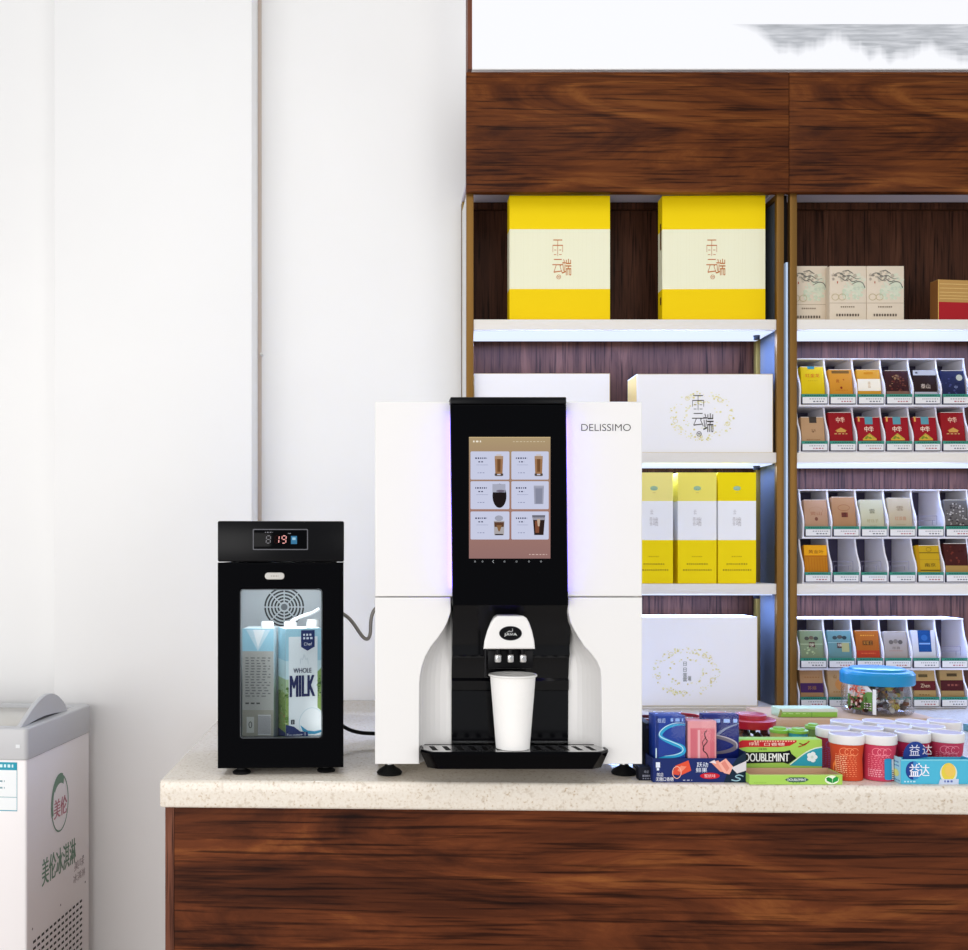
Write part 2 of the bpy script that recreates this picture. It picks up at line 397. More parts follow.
MB().box(X(472.5, CF)-XL0, w-.01, .0, .012, .004, .46, LPIC).build('lit_panel', lb)
m = MB(); m.box(X(467.5, CF)-XL0, X(472, CF)-XL0, -.004, .05, .001, .47, WOODE); m.build('frame', lb)
MB().box(X(472, CF)-XL0, w, -.003, .02, 0, .0035, mat('white trim', '#f4f4f4', .3)).build('bottom_trim', lb)

# ------------------------------------------------------------------ gift boxes on the left cabinet
def seal(mb, cx, cz, s, y, col, k=1.5):                    # the two stacked characters and the little seal below
    mb.text('雲', cx-.2*s, cz+.18*s, 1.25*s*k*.75, y, col, .62*s, -.018)
    mb.text('端', cx+.32*s, cz-.42*s, .95*s, y, col, .52*s)
    mb.ring(cx-.15*s, cz-.98*s, .13*s, .13*s, .03*s, y, col, n=14); mb.line(cx-.22*s, cx-.08*s, cz-.98*s, .05*s, y, col)
def yellow_box(px0, px1, label, rot):
    Y = CF+.035; x0, x1 = X(px0, Y), X(px1, Y); w = x1-x0
    zt = [Z(q, Y) for q in (195.5, 229.5, 288.8)]; zb = SH[0]+.0005
    m = MB(); h = [q-zb for q in zt]; d = .042
    m.box(-w/2, w/2, 0, d, 0, h[2], P('#f3cf00')); m.box(-w/2, w/2, 0, d, h[2], h[1], P('#efedcf')); m.box(-w/2, w/2, 0, d, h[1], h[0], P('#f6d500'))
    r = random.Random(px0)
    for c in range(24):
        q = -w/2+w*(c+.2+.6*r.random())/24; m.rect(q, q+.0006, h[2], h[1], -.0002, P('#ebe8c8'))
    seal(m, .004, (h[1]+h[2])/2-.002, .047, -.0005, mat('copper print', '#c0702c', .35, .35), 2.1)
    m.line(-w/2, w/2, h[2], .0012, -.0004, P('#fbf6cf')); m.line(-w/2, w/2, h[1], .0012, -.0004, P('#fbf6cf'))
    if px0 > 600:
        for z in (.05, h[1]-.03, h[1]-.0): m.box(-w/2-.0008, -w/2, .01, .02, z-.02 if z > .1 else z, z+.02, P('#6b4a1a'))
    tag(m.build('gift_box', None, ((x0+x1)/2, Y, zb), rot), label, 'box', 'yellow gift boxes on the top shelf')
yellow_box(509.5, 610, 'tall yellow and cream gift box on the top shelf, nearer the white wall', .0)
yellow_box(662.5, 765, 'tall yellow and cream gift box on the top shelf, beside the brass cabinet post', -.015)
def white_box(px0, px1, pyt, zb, Y, d, cx, cy, rx, ry, label, dark, seed):
    x0, x1 = X(px0, Y), X(px1, Y); w = x1-x0; h = Z(pyt, Y)-zb
    m = MB(); m.box(-w/2, w/2, 0, d, 0, h, P('#f4f2f4'))
    m.box(-w/2-.0004, -w/2+.0012, .003, d-.002, .002, h-.002, P('#d9b46a'))
    for z in (0, h-.0012): m.rect(-w/2, w/2, z, z+.0012, -.0002, P('#d8c49a'))
    m.rect(w/2-.0014, w/2, 0, h, -.0002, P('#c9ab78'))
    ox, oz = X(cx, Y)-(x0+x1)/2, Z(cy, Y)-zb; kx, kz = rx*Y/1000, ry*Y/1000; r = random.Random(seed)
    for i in range(190):
        a = r.uniform(0, 2*pi); q = 1+r.uniform(-.13, .13)
        if r.random() < .25: q *= .6; 
        s = r.uniform(.0012, .0034)
        m.ell(ox+kx*q*cos(a), oz+kz*q*sin(a), s, s*r.uniform(.5, 1), -.0003-r.random()*.0001, P(r.choice(['#efe6b0', '#e9dfa0', '#f2ecc8', '#dfd38a', '#e6e8c0'])), 8)
    for a in range(5):
        q = radians(50+72*a); 
        m.ring(ox+kx*.95*cos(q), oz+kz*.95*sin(q), .007, .006, .0012, -.0006, P('#e2d796'), n=14)
    ink = P('#4a4640' if dark else '#6a7168')
    if dark: seal(m, ox, oz+.004, ry*.9*Y/1000, -.0006, ink, 1.7)
    else:
        for i, z in enumerate((.022, .006, -.008, -.02)): m.text(['日', '日', '雲', '雲'][i], ox-.003, oz+z, .011, -.0006, ink)
        m.text('端', ox+.009, oz-.017, .014, -.0006, ink, .009)
    tag(m.build('gift_box', None, ((x0+x1)/2, Y, zb)), label, 'box', 'white gift boxes')
Y1 = CF+.012
white_box(474.5, 610, 373.5, SH[1]+.0005, CF+.03, .09, 543, 424, 32, 22, 'white gift box mostly hidden behind the top of the coffee machine', True, 3)
white_box(637, 773, 374, SH[1]+.0005, Y1, .098, 702, 416, 29, 22, 'white gift box with pale yellow wreath and dark lettering on the second shelf', True, 4)
white_box(617, 757.5, 617, CT+.006, Y1, .098, 686, 672, 30, 22, 'white gift box with a faint wreath on the bottom shelf above the sweets', False, 5)
def carton(px0, px1, pale, label):
    Y = CF+.014; x0, x1 = X(px0, Y), X(px1, Y); w = x1-x0; zb = SH[2]+.0005; h = Z(472.5, Y)-zb
    b1 = Z(540, Y)-zb; b2 = Z(501, Y)-zb; m = MB(); d = .085
    m.box(-w/2, w/2, 0, d, 0, b1, P('#f5d800')); m.box(-w/2, w/2, 0, d, b1, b2, P('#f3f2f4')); m.box(-w/2, w/2, 0, d, b2, h, P(pale))  # top band paled in its colour where shelf light washes it out
    m.ell(0, b2+.034, .010, .006, -.0003, P('#9fc0a0')); m.line(-.008, .008, b2+.031, .002, -.0004, P('#7fa890'), .003); m.line(-.004, .004, b2+.022, .001, -.0004, P('#c9b060'))
    m.text('云', -.006, b2-.030, .012, -.0003, P('#b9b3b4'), .008); m.text('端', .004, b2-.055, .024, -.0003, P('#bdb7b8'), .014); m.text('雲', -.008, b2-.055, .022, -.0003, P('#c6c0c0'), .008)
    m.line(-.014, .014, .072, .003, -.0003, P('#c9a800'), .003, 2)
    m.line(-.028, .028, .052, .0045, -.0003, P('#a98d10'), .004, 4); m.line(-.038, .038, .036, .0045, -.0003, P('#a98d10'), .004, 6)
    tag(m.build('cigarette_carton', None, ((x0+x1)/2, Y, zb)), label, 'carton', 'yellow cartons on the third shelf')
carton(635, 673, '#f4e68a', 'yellow and white carton, top coloured as lamp-lit, partly hidden by the coffee machine')
carton(678, 716.5, '#f3e46a', 'yellow and white carton in the middle of the three on the third shelf')
carton(718, 756, '#f4da00', 'bright yellow and white carton nearest the brass post on the third shelf')

# ------------------------------------------------------------------ boxes on the right cabinet, top shelf
def cream_box(px0, px1, label, dy):
    Y = CF+.02+dy; x0, x1 = X(px0, Y), X(px1, Y); w = x1-x0; zb = SH[0]+.0005; h = Z(266, Y)-zb
    m = MB().box(-w/2, w/2, 0, .035, 0, h, P('#dccdb8'), .0008)
    els = [('r', 0, 1, .317, .325, '#a9957c'), ('b', .68, .66, .3, .2, ['#d3d2bc', '#cdd2bb', '#d8d2bd'], 60, 4), ('b', .6, .5, .3, .12, ['#cfd4bd', '#c6cfb6', '#d6d6c0'], 50, 5), ('b', .8, .64, .14, .1, ['#c2cab4', '#cdd2bb'], 20, 6), ('b', .4, .8, .3, .1, ['#b5aa98', '#8d8578', '#c4b8a4'], 24, 8)]
    for pts in ([(.16, .86), (.3, .88), (.4, .8), (.55, .84), (.7, .76), (.85, .78)], [(.28, .8), (.42, .72), (.5, .78), (.62, .7), (.75, .74)], [(.6, .66), (.75, .72), (.9, .7), (.96, .6)], [(.34, .9), (.5, .92), (.64, .86)]):
        els.append(('s', pts, [.012, .03, .02, .028, .015, .01][:len(pts)], '#6b6a62'))
    els += [('t', '山', .1, .84, .06, '#7a6a5c'), ('t', '水', .1, .76, .06, '#7a6a5c'), ('r', .2, .225, .68, .72, '#b0503a'),
            ('o', .15, .43, .1, .06, .012, '#b8a878'), ('o', .34, .43, .1, .06, .012, '#b8a878'), ('l', .3, .68, .25, .025, '#8a7a68', .035), ('l', .18, .82, .1, .045, '#5c5046', .05)]
    decor(m, els, w, h)
    tag(m.build('cigarette_box', None, ((x0+x1)/2, Y, zb)), label, 'box', 'cream boxes with ink landscapes on the top right shelf')
cream_box(790.5, 827.6, 'cream box with ink landscape partly behind the brass post, apart from the other two', .0245)
cream_box(829.6, 866.3, 'cream box with ink landscape, middle one of the three on the top right shelf', .0)
cream_box(866.8, 904, 'cream box with ink landscape, rightmost one beside the empty stretch of shelf', .0)
Y = CF+.03; zb = SH[0]+.0005; w = .105; h = Z(279.5, Y)-zb
m = MB(); m.box(0, w, 0, .032, 0, h*.47, P('#a81c25')); m.box(0, w, 0, .032, h*.47, h, P('#b98f52'))
m.box(-.0005, .001, .0, .032, .001, h-.001, P('#8a5a30')); m.rect(0, .002, 0, h, -.0003, P('#d9b060'))
for q in (.55, .62, .7, .8, .9): m.line(.004, w, h*q, .002, -.0003, P('#d6b270'))
tag(m.build('gift_box', None, (X(938, Y), Y, zb), .1), 'red box with gold top band at the far right of the top shelf', 'box')

# ------------------------------------------------------------------ cigarette racks and packs
TAGT = P('#3a8a76'); TAGC = P('#e4e2e2'); TAGB = P('#2b2c44')
PITCH = 28.2
STY = {
 'yellow_red': ('#f0cf08', [('r', .3, .6, .93, 1, '#3a8ea8'), ('t', '红金龙', .5, .76, .1, '#c9281c', .62), ('o', .5, .45, .22, .1, .015, '#d9b400'), ('l', .3, .7, .62, .02, '#c09a00', .05)], 40),
 'orange_dots': ('#e0962a', [('r', .12, .88, .88, .96, '#7a5a2c'), ('t', '黄', .36, .66, .1, '#a34a1a'), ('e', .62, .7, .03, .02, '#a8461a'), ('e', .5, .47, .05, .035, '#8a2a12'), ('l', .25, .78, .4, .02, '#b86a18', .05)], 37),
 'orange_white': ('#e3a22c', [('r', 0, 1, .38, .72, '#efe6d4'), ('t', '雲', .5, .55, .18, '#c9a878', .12), ('r', .3, .7, .86, .92, '#c9841a')], 37),
 'dark_red': ('#3d1714', [('b', .5, .6, .4, .25, ['#5a221c', '#2a0e0e', '#6b3a2a', '#8a6a4a'], 50), ('r', 0, 1, .25, .38, '#7a5a48'), ('t', '云', .55, .82, .07, '#b08a6a')], 36),
 'silver_brown': ('#2c1715', [('r', 0, 1, .85, 1, '#b9bcc8'), ('r', 0, 1, .22, .36, '#b3aeb6'), ('t', '泰山', .5, .53, .14, '#d8c4b8', .4), ('r', .1, .2, .9, .95, '#50505c')], 36),
 'navy': ('#23284e', [('e', .78, .78, .14, .09, '#b9bcae'), ('b', .5, .5, .35, .3, ['#3a4070', '#1a1e40'], 20), ('t', '中', .6, .5, .1, '#8a90b0')], 36),
 'tan_seal': ('#cda37a', [('r', .36, .68, .82, 1, '#3f3630'), ('t', '玉溪', .52, .6, .07, '#7a5038', .2), ('e', .5, .56, .03, .02, '#5a3a28'), ('l', .2, .8, .33, .03, '#9a7350', .05), ('l', .3, .7, .25, .02, '#9a7350', .05)], 36),
 'red_tall': ('#a2161f', [('t', '中华', .5, .8, .14, '#e8b8a0', .36, .03), ('p', [(.24, .52), (.5, .6), (.76, .52)], '#c9974a'), ('r', .3, .7, .48, .52, '#c9974a'), ('l', .2, .8, .44, .02, '#d8b070', .1)], 41),
 'red_soft': ('#a81624', [('r', .34, .68, .78, 1, '#5a93a0'), ('t', '中华', .5, .64, .16, '#f0d4c0', .38, .03), ('p', [(.2, .36), (.5, .52), (.8, .36)], '#b8a040'), ('r', .2, .8, .31, .36, '#d6a83c'), ('b', .5, .4, .25, .04, ['#7a8a2a', '#d9b040'], 14), ('r', .04, .12, .86, 1, '#d9a050')], 36),
 'pink_tan': ('#c79c7c', [('t', '黄山', .5, .62, .1, '#a06a50', .5), ('e', .5, .47, .07, .05, '#7a4a3c'), ('o', .5, .7, .3, .1, .012, '#ab7a5e'), ('l', .12, .9, .2, .04, '#8a5a44', .06)], 38),
 'tan_coin': ('#bf8f66', [('o', .5, .72, .26, .08, .02, '#946040'), ('r', .38, .66, .48, .6, '#7a3c30'), ('t', '道', .5, .54, .12, '#3a1e1c'), ('l', .12, .9, .22, .035, '#96684a', .06)], 41),
 'pale_green': ('#d5cfae', [('t', '雲', .5, .68, .12, '#5f5f4c', .24), ('t', '好日子', .5, .42, .09, '#9a8a66', .5), ('l', .35, .65, .28, .02, '#a09a7a', .04)], 38),
 'beige': ('#cfbfa0', [('t', '雲', .5, .72, .12, '#8a7660', .3), ('t', '红双喜', .5, .46, .1, '#b87a5c', .5), ('l', .3, .7, .3, .02, '#a89878', .05)], 40),
 'dark_floral': ('#6a6460', [('b', .5, .55, .45, .35, ['#9a9490', '#3a3436', '#b8b2ae', '#4a4446'], 70), ('r', 0, 1, 0, .3, '#2a2224')], 38),
 'orange_grid': ('#d78a1c', [('r', 0, 1, .72, 1, '#e8a418'), ('t', '黄金叶', .52, .82, .1, '#7a2a10', .66), ('r', 0, 1, .68, .72, '#b96a10')] + [('r', .12*i+.05, .12*i+.065, .2, .66, '#b2660e') for i in range(8)] + [('r', .05, .95, .3+.1*i, .308+.1*i, '#c27814') for i in range(4)], 38),
 'yellow_nj': ('#d9b01c', [('r', 0, 1, .78, .8, '#5a4a10'), ('r', 0, .12, 0, 1, '#b8860c'), ('o', .55, .88, .12, .06, .02, '#8a6a10'), ('t', '南京', .56, .46, .1, '#3f2a12', .48), ('r', .12, 1, .3, .33, '#6a5210'), ('r', .12, 1, .6, .61, '#a8861a')], 38),
 'brown_gold': ('#4a1a16', [('r', 0, 1, .22, .42, '#a8864a'), ('b', .5, .7, .4, .25, ['#6a2a20', '#3a1010'], 20)], 40),
 'green_grey': ('#8a9a76', [('e', .3, .78, .1, .05, '#4c4a44'), ('e', .5, .8, .1, .05, '#6a5a4c'), ('e', .7, .78, .1, .05, '#3f4440'), ('r', .38, .64, .54, .68, '#5a3a38'), ('t', '利群', .5, .61, .08, '#e8e0c8', .18), ('r', 0, 1, .62, .635, '#b8c4a0'), ('b', .5, .45, .35, .1, ['#a8b88c', '#7a8a68'], 16)], 38),
 'teal_grey': ('#6f9a9c', [('e', .3, .8, .1, .05, '#3c4a50'), ('e', .52, .82, .12, .05, '#55504c'), ('e', .72, .8, .1, .05, '#2f4048'), ('r', .38, .64, .52, .68, '#4c3638'), ('t', '利群', .5, .6, .08, '#f0e8d8', .18), ('r', .58, .9, .42, .66, '#a9a878'), ('r', 0, 1, .66, .675, '#9ab8b4')], 38),
 'orange_redbase': ('#b8651e', [('r', 0, 1, .28, .46, '#b23a22'), ('r', .28, .72, .6, .72, '#4a2a18'), ('t', '芙蓉王', .5, .66, .09, '#c9842e', .4), ('l', .2, .8, .86, .03, '#d99a3a', .06), ('l', .2, .8, .38, .03, '#d86a3a', .06)], 38),
 'grey_beige': ('#b3a8a0', [('e', .3, .7, .1, .06, '#6a625e'), ('e', .5, .72, .1, .06, '#7c736c'), ('e', .7, .7, .1, .06, '#5c5652'), ('t', '双喜', .5, .54, .07, '#6f605a', .36), ('l', .2, .8, .46, .015, '#b0605a', .06)], 37),
 'white_blue': ('#dcdde2', [('r', .26, .82, .42, 1, '#17498a'), ('r', .3, .78, .62, .66, '#7fa8d8'), ('e', .54, .8, .14, .08, '#2a62a8')], 38),
 'tan_purple': ('#c89a6c', [('r', 0, 1, .38, .64, '#4a2c5c'), ('t', '苏烟', .5, .51, .1, '#a8743c', .36), ('l', .2, .85, .8, .03, '#a8764a', .07), ('l', .3, .8, .28, .02, '#a8764a', .06)], 37),
 'tan_orange': ('#cfa878', [('e', .55, .6, .25, .16, '#c98a4c'), ('t', '山', .3, .82, .1, '#6a4424'), ('l', .2, .8, .4, .03, '#a87844', .07)], 37),
 'gold_darkred': ('#c4a268', [('r', 0, 1, .44, .7, '#5c1a1e'), ('r', .28, .68, .8, .88, '#5a4a2a'), ('t', 'Zhen', .55, .57, .1, '#d8c0a0', .4), ('l', .25, .75, .32, .03, '#8a6a3a', .08)], 37),
 'tan_darkred': ('#b49460', [('r', 0, 1, .42, .7, '#48161a'), ('r', .3, .74, .8, .88, '#4c3c24'), ('l', .3, .8, .57, .05, '#8a4a40', .1)], 38),
}
def rack(label, px_left, pyt, pym, pyb, zb, rows):
    YF = CF+.008; k = YF/1000.
    xl = X(px_left, YF); pit = PITCH*k; W = 6*pit+.004
    zt = Z(pyt, YF+.03); zm = Z(pym, YF)
    t = thing('cigarette_rack', label, 'rack', (xl, YF, zb)); D = CB-.024-YF
    H = zt-zb; M = zm-zb
    def prof(z0, z1):                                            # divider outline seen from the side (y, z)
        h = z1-z0
        return [(.004, z0), (.002, z0+.32*h), (.006, z0+.45*h), (.020, z0+.66*h), (.027, z0+.85*h), (.030, z1), (D-.004, z1), (D-.004, z0)]
    for i in range(7):
        m = MB(); m.xf = Matrix.Translation((i*pit, 0, 0)) @ Matrix.Rotation(pi/2, 4, 'Z')
        for z0, z1 in ((.003, M-.004), (M+.001, H-.003)): m.shape([prof(z0, z1)], -.0045, -.0003, RACKW)
        m.build('divider', t)
    m = MB(); m.box(-.001, W, .003, D-.003, 0, .003, RACKW); m.box(-.001, W, .003, D-.003, M-.004, M+.001, RACKW); m.box(-.001, W, .028, D-.003, H-.003, H, RACKW); m.build('tray', t)
    MB().box(-.001, W, D-.0035, D-.0005, 0, H, mat('rack backing', '#4a4460', .5)).build('back_plate', t)
    for r, row in enumerate(rows):
        z0 = M+.001 if r == 0 else .003; hc = (H-M) if r == 0 else M
        for c, st in enumerate(row):
            x0 = c*pit+.0055; x1 = (c+1)*pit-.0018; m = MB(); hh = .0275
            m.box(x0-.001, x1+.001, -.0005, .0015, z0+.0004, z0+hh, TAGB); m.rect(x0-.001, x1+.001, z0+hh-.0075, z0+hh, -.0008, TAGT)
            m.line(x0+.008, x1-.008, z0+hh-.0037, .0028, -.001, P('#1d5a50'), .004, c)
            m.rect(x0+.0015, x1-.0005, z0+.0025, z0+hh-.0078, -.0008, TAGC)
            m.line(x0+.02, x1-.006, z0+.0145, .002, -.001, P('#77757c'), .004, c+r); m.line(x0+.03, x1-.008, z0+.008, .003, -.001, P('#b0606a' if (c+r) % 2 else '#6a6a74'), .005, c*3+r)
            m.build('price_tag', t)
            if st is None or st == 'hidden':
                m = MB(); a, b = x0+.008, x1-.006
                for p, q in (((a, .032), (a, .056)), ((a, .056), (b, .056)), ((b, .056), (b, .032)), ((a+.004, .044), (b-.004, .044)), ((a+.004, .032), (a+.004, .044)), ((b-.012, .032), (b-.012, .044))):
                    m.tube([(p[0], .020, z0+p[1]), (q[0], .020, z0+q[1])], .0005, P('#9a94b4'), 6)
                m.build('pack_pusher', t)
            else:
                sty, lab, nm = st; base, els, ph = STY[sty]
                w = x1-x0-.0065; h = ph*k*.985; m = MB(); dk = lambda c: '#%02x%02x%02x' % tuple(int(int(c[i:i+2], 16)*.9) for i in (1, 3, 5)); m.box(-w/2, w/2, 0, .02, 0, h, P(dk(base)), .0006)
                m.rect(-w/2+.0005, w/2-.0005, h-.0016, h-.0004, -.0002, P('#eae4da'))
                decor(m, els, w, h)
                o = m.build('cigarette_pack', None, (xl+(x0+x1)/2+.0012, YF+.004, zb+z0+.0012), rot=(radians(-9), 0, 0))
                tag(o, lab, 'cigarette pack')
    return t
def S_(s, l): return (s, l, 0)
rack('white cigarette rack on the second right shelf, with yellow pack at its upper left', 799.8, 358.5, 404.8, 452.5, SH[1]+.0004, [
 [S_('yellow_red', 'bright yellow cigarette pack with red lettering at the left end of the top rack row'), S_('orange_dots', 'orange cigarette pack with a dark dot, beside the bright yellow pack'), S_('orange_white', 'orange cigarette pack with a broad white middle band, top rack'), S_('dark_red', 'dark maroon patterned cigarette pack in the top row of the top rack'), S_('silver_brown', 'dark brown cigarette pack with silver top and bottom bands'), S_('navy', 'navy blue cigarette pack with pale round mark at the frame edge')],
 [S_('tan_seal', 'tan cigarette pack with dark seal, left end of the lower row of the top rack'), S_('red_tall', 'tall plain red cigarette pack without seal, right beside the tan pack with dark seal'), S_('red_soft', 'red cigarette pack with blue seal, first of three alike, next to the tall red pack'), S_('red_soft', 'red cigarette pack with blue seal, in the middle of three alike in the top rack'), S_('red_soft', 'red cigarette pack with blue seal, last of three alike, under the silver banded pack'), S_('red_tall', 'tall red cigarette pack at the frame edge, under the navy blue pack')]])
rack('white cigarette rack on the third right shelf, with three empty slots side by side', 803.0, 489.5, 537, 584.5, SH[2]+.0004, [
 [S_('pink_tan', 'pinkish tan cigarette pack at the upper left of the middle rack'), S_('tan_coin', 'brownish tan cigarette pack with a dark square, taller than its neighbours in the middle rack'), S_('pale_green', 'pale greenish cream cigarette pack in the upper row of the middle rack'), S_('beige', 'beige cigarette pack beside the empty purple lit slot of the middle rack'), None, S_('dark_floral', 'grey and black floral cigarette pack at the frame edge of the middle rack')],
 [S_('orange_grid', 'orange gold cigarette pack with grid lines at the lower left of the middle rack'), None, None, None, S_('yellow_nj', 'mustard yellow cigarette pack right of the three empty slots'), S_('brown_gold', 'dark red brown cigarette pack with gold base at the frame edge')]])
rack('white cigarette rack on the bottom right shelf behind the blue lidded sweet jar', 798.6, 618.5, 668.6, 716, CT+.0004, [
 [S_('green_grey', 'grey green cigarette pack at the upper left of the bottom rack'), S_('teal_grey', 'teal grey cigarette pack, second in the upper row of the bottom rack'), S_('orange_redbase', 'orange cigarette pack with red base in the bottom rack above the jar'), S_('grey_beige', 'plain grey beige cigarette pack above the blue jar lid'), S_('white_blue', 'white cigarette pack with a dark blue panel in the bottom rack'), None],
 [S_('tan_purple', 'tan cigarette pack with a purple band at the lower left of the bottom rack'), S_('tan_orange', 'tan and orange cigarette pack half hidden by the sweet jar'), 'hidden', 'hidden', S_('gold_darkred', 'gold cigarette pack with dark red band just right of the sweet jar'), S_('tan_darkred', 'dull tan cigarette pack with dark red band at the lower frame edge')]])

# ------------------------------------------------------------------ milk fridge
FY0 = 1.86
fr = thing('milk_fridge', 'small black glass door milk fridge with red digits, left of the coffee machine', 'fridge', (X(281, FY0), FY0, CT), radians(2.5))
FO = fr.location.copy()
def fx(px): return (px-281)*FY0/1000
def fz(py, Y=FY0): return Z(py, Y)-CT
W0, W1 = fx(218), fx(343.5); zb_, zd, zt_ = fz(768), fz(562.5), fz(521)
B0, B1 = W0+.004, W1-.011; DEP = .27
m = MB(); t_ = .012
m.box(B0, B0+t_, .031, DEP, zb_+.002, zd, BLACKM); m.box(B1-t_, B1, .031, DEP, zb_+.002, zd, BLACKM); m.box(B0+t_, B1-t_, .031, DEP, zb_+.002, zb_+.03, BLACKM); m.box(B0+t_, B1-t_, DEP-t_, DEP, zb_+.03, zd, BLACKM)
m.build('cabinet', fr)
m = MB(); i0, i1, j0, j1 = B0+t_+.0005, B1-t_-.0005, zb_+.0305, zd-.0005
m.box(i0, i0+.003, .034, DEP-t_-.001, j0, j1, LINER); m.box(i1-.003, i1, .034, DEP-t_-.001, j0, j1, LINER); m.box(i0+.003, i1-.003, .034, DEP-t_-.001, j0, j0+.003, LINER)
m.box(i0+.003, i1-.003, DEP-t_-.004, DEP-t_-.001, j0+.003, j1, LINER); m.box(i0+.003, i1-.003, .034, DEP-t_-.004, j1-.003, j1, LINER)
ln = m.build('liner', fr)
m = MB(); gy = DEP-t_-.0045; YG = FY0+gy; gx, gz = X(284.5, YG)-FO.x+.0105, Z(607, YG)-CT
for r_ in (.042, .035, .028, .021, .0145): m.ring(gx, gz, r_, r_, .0036, gy, mat('grille slot', '#1b1d20', .6), n=48)
m.ell(gx, gz, .007, .007, gy, mat('grille hub', '#5a5e62', .5))
for i in range(8):
    a = radians(45*i); m.stroke([(gx+.009*cos(a), gz+.009*sin(a)), (gx+.043*cos(a), gz+.043*sin(a))], .0026, gy-.0006, LINER)
m.build('fan_grille', fr, label='round slotted fan grille')
m = MB(); m.box(W0, W1+.001, -.001, .03, zd+.0015, zt_, BLACKM, .003); m.box(B0, B1, .0302, DEP, zd+.0015, zt_-.001, BLACKM, .002); m.build('header', fr)
dp = MB().box(fx(253), fx(308), -.0022, -.0012, fz(550), fz(529), BLACK, .0003)
dp.shape([rrect(fx(253), fx(308), fz(550), fz(529), .002), rrect(fx(254), fx(307), fz(549), fz(530), .0015)], -.0026, -.0018, mat('display rim', '#5a5a60', .3))
dp = dp.build('display', fr)
def seg(mb, cx, cz, w, h, on, y, mt, mo):
    t = w*.2; hw, hh = w/2, h/2; sk = .08
    Sg = {'a': ((-hw+t, hh), (hw-t, hh)), 'd': ((-hw+t, -hh), (hw-t, -hh)), 'g': ((-hw+t, 0), (hw-t, 0)), 'f': ((-hw, t*.6), (-hw, hh-t*.6)), 'b': ((hw, t*.6), (hw, hh-t*.6)), 'e': ((-hw, -hh+t*.6), (-hw, -t*.6)), 'c': ((hw, -hh+t*.6), (hw, -t*.6))}
    for k, (p, q) in Sg.items():
        pm = mt if k in on else mo
        mb.stroke([(cx+p[0]+p[1]*sk, cz+p[1]), (cx+q[0]+q[1]*sk, cz+q[1])], t, y, pm)
m = MB(); RED = E('#ffb0aa', 1.1); OFF = E('#7c7a7e', 1.); H_ = .0135
for px, on in ((268.5, ''), (277, 'bc'), (284, 'abcdfg')): seg(m, fx(px), fz(539.5), .0075, H_, on, -.0028, RED, OFF if not on else E('#3a1512', .5))
m.build('digits', dp, label='lit digits reading 19')
m = MB(); m.rect(fx(291), fx(297), fz(544), fz(536), -.0028, E('#3f7fa8', .8)); m.rect(fx(292.3), fx(295.6), fz(540), fz(537.5), -.0029, E('#a8d4ea', .8)); m.line(fx(265), fx(273), fz(532.3), .0012, -.0028, P('#8a8a90'), .003); m.line(fx(288), fx(291), fz(533.5), .001, -.0028, P('#8a8a90')); m.build('status_icon', dp)
dr = MB().shape([[(W0, zb_), (W1, zb_), (W1, zd), (W0, zd)], rrect(fx(240), fx(322), fz(738.5), fz(589), .006)], 0, .03, BLACK, .0015).build('door', fr)
MB().shape([rrect(fx(238), fx(324), fz(740.5), fz(587), .006)], .012, .015, FGLASS).build('window', dr)
m = MB(); m.shape([rrect(fx(240.2), fx(321.8), fz(738.3), fz(589.2), .006), rrect(fx(240.9), fx(321.1), fz(737.6), fz(589.9), .0055)], -.0006, .011, mat('window rim', '#3a3d42', .3)); m.build('window_trim', dr)
m = MB(); m.shape([rrect(fx(265), fx(284.5), fz(579.5), fz(572.5), .006)], -.004, -.0002, mat('brushed badge', '#c9c6c0', .3, .5), .0012); m.text('•♨', fx(275), fz(576), .004, -.0043, P('#9a958e')) if False else m.line(fx(271), fx(279), fz(576), .0025, -.0043, P('#a8a39b'), .003); m.build('door_badge', dr, label='silver pill shaped badge')
m = MB(); m.box(W1-.01, W1+.001, .002, .02, zd-.0005, zd+.0012, STEEL); m.build('hinge', fr)
for xx, yy in ((fx(241), .02), (fx(326), .03), (fx(241), .24), (fx(322), .24)):
    MB().lathe([(.0165, .0004), (.0175, .003), (.0145, .006), (.009, .008), (.009, zb_+.0022)], RUBBER, xx, yy, 24).build('foot', fr)
fl = bpy.data.lights.new('fridge_side_fill', 'AREA'); fl.shape = 'RECTANGLE'; fl.size = .02; fl.size_y = .20; fl.energy = .05; fl.color = (1, .98, .96)  # added dim side light on the carton fronts, unseen behind the door frame
flo = bpy.data.objects.new('fridge_side_fill', fl); COL.objects.link(flo); flo.location = (FO.x+.091, FY0+.042, CT+.165); flo.rotation_euler = Vector((-.8, .62, .12)).to_track_quat('-Z', 'Y').to_euler()
fl2 = bpy.data.lights.new('fridge_top_lamp', 'AREA'); fl2.size = .06; fl2.energy = .85
flo2 = bpy.data.objects.new('fridge_top_lamp', fl2); COL.objects.link(flo2); flo2.location = (FO.x-.005, FY0+.05, CT+zd-.012); flo2.rotation_euler = (radians(40), 0, 0)
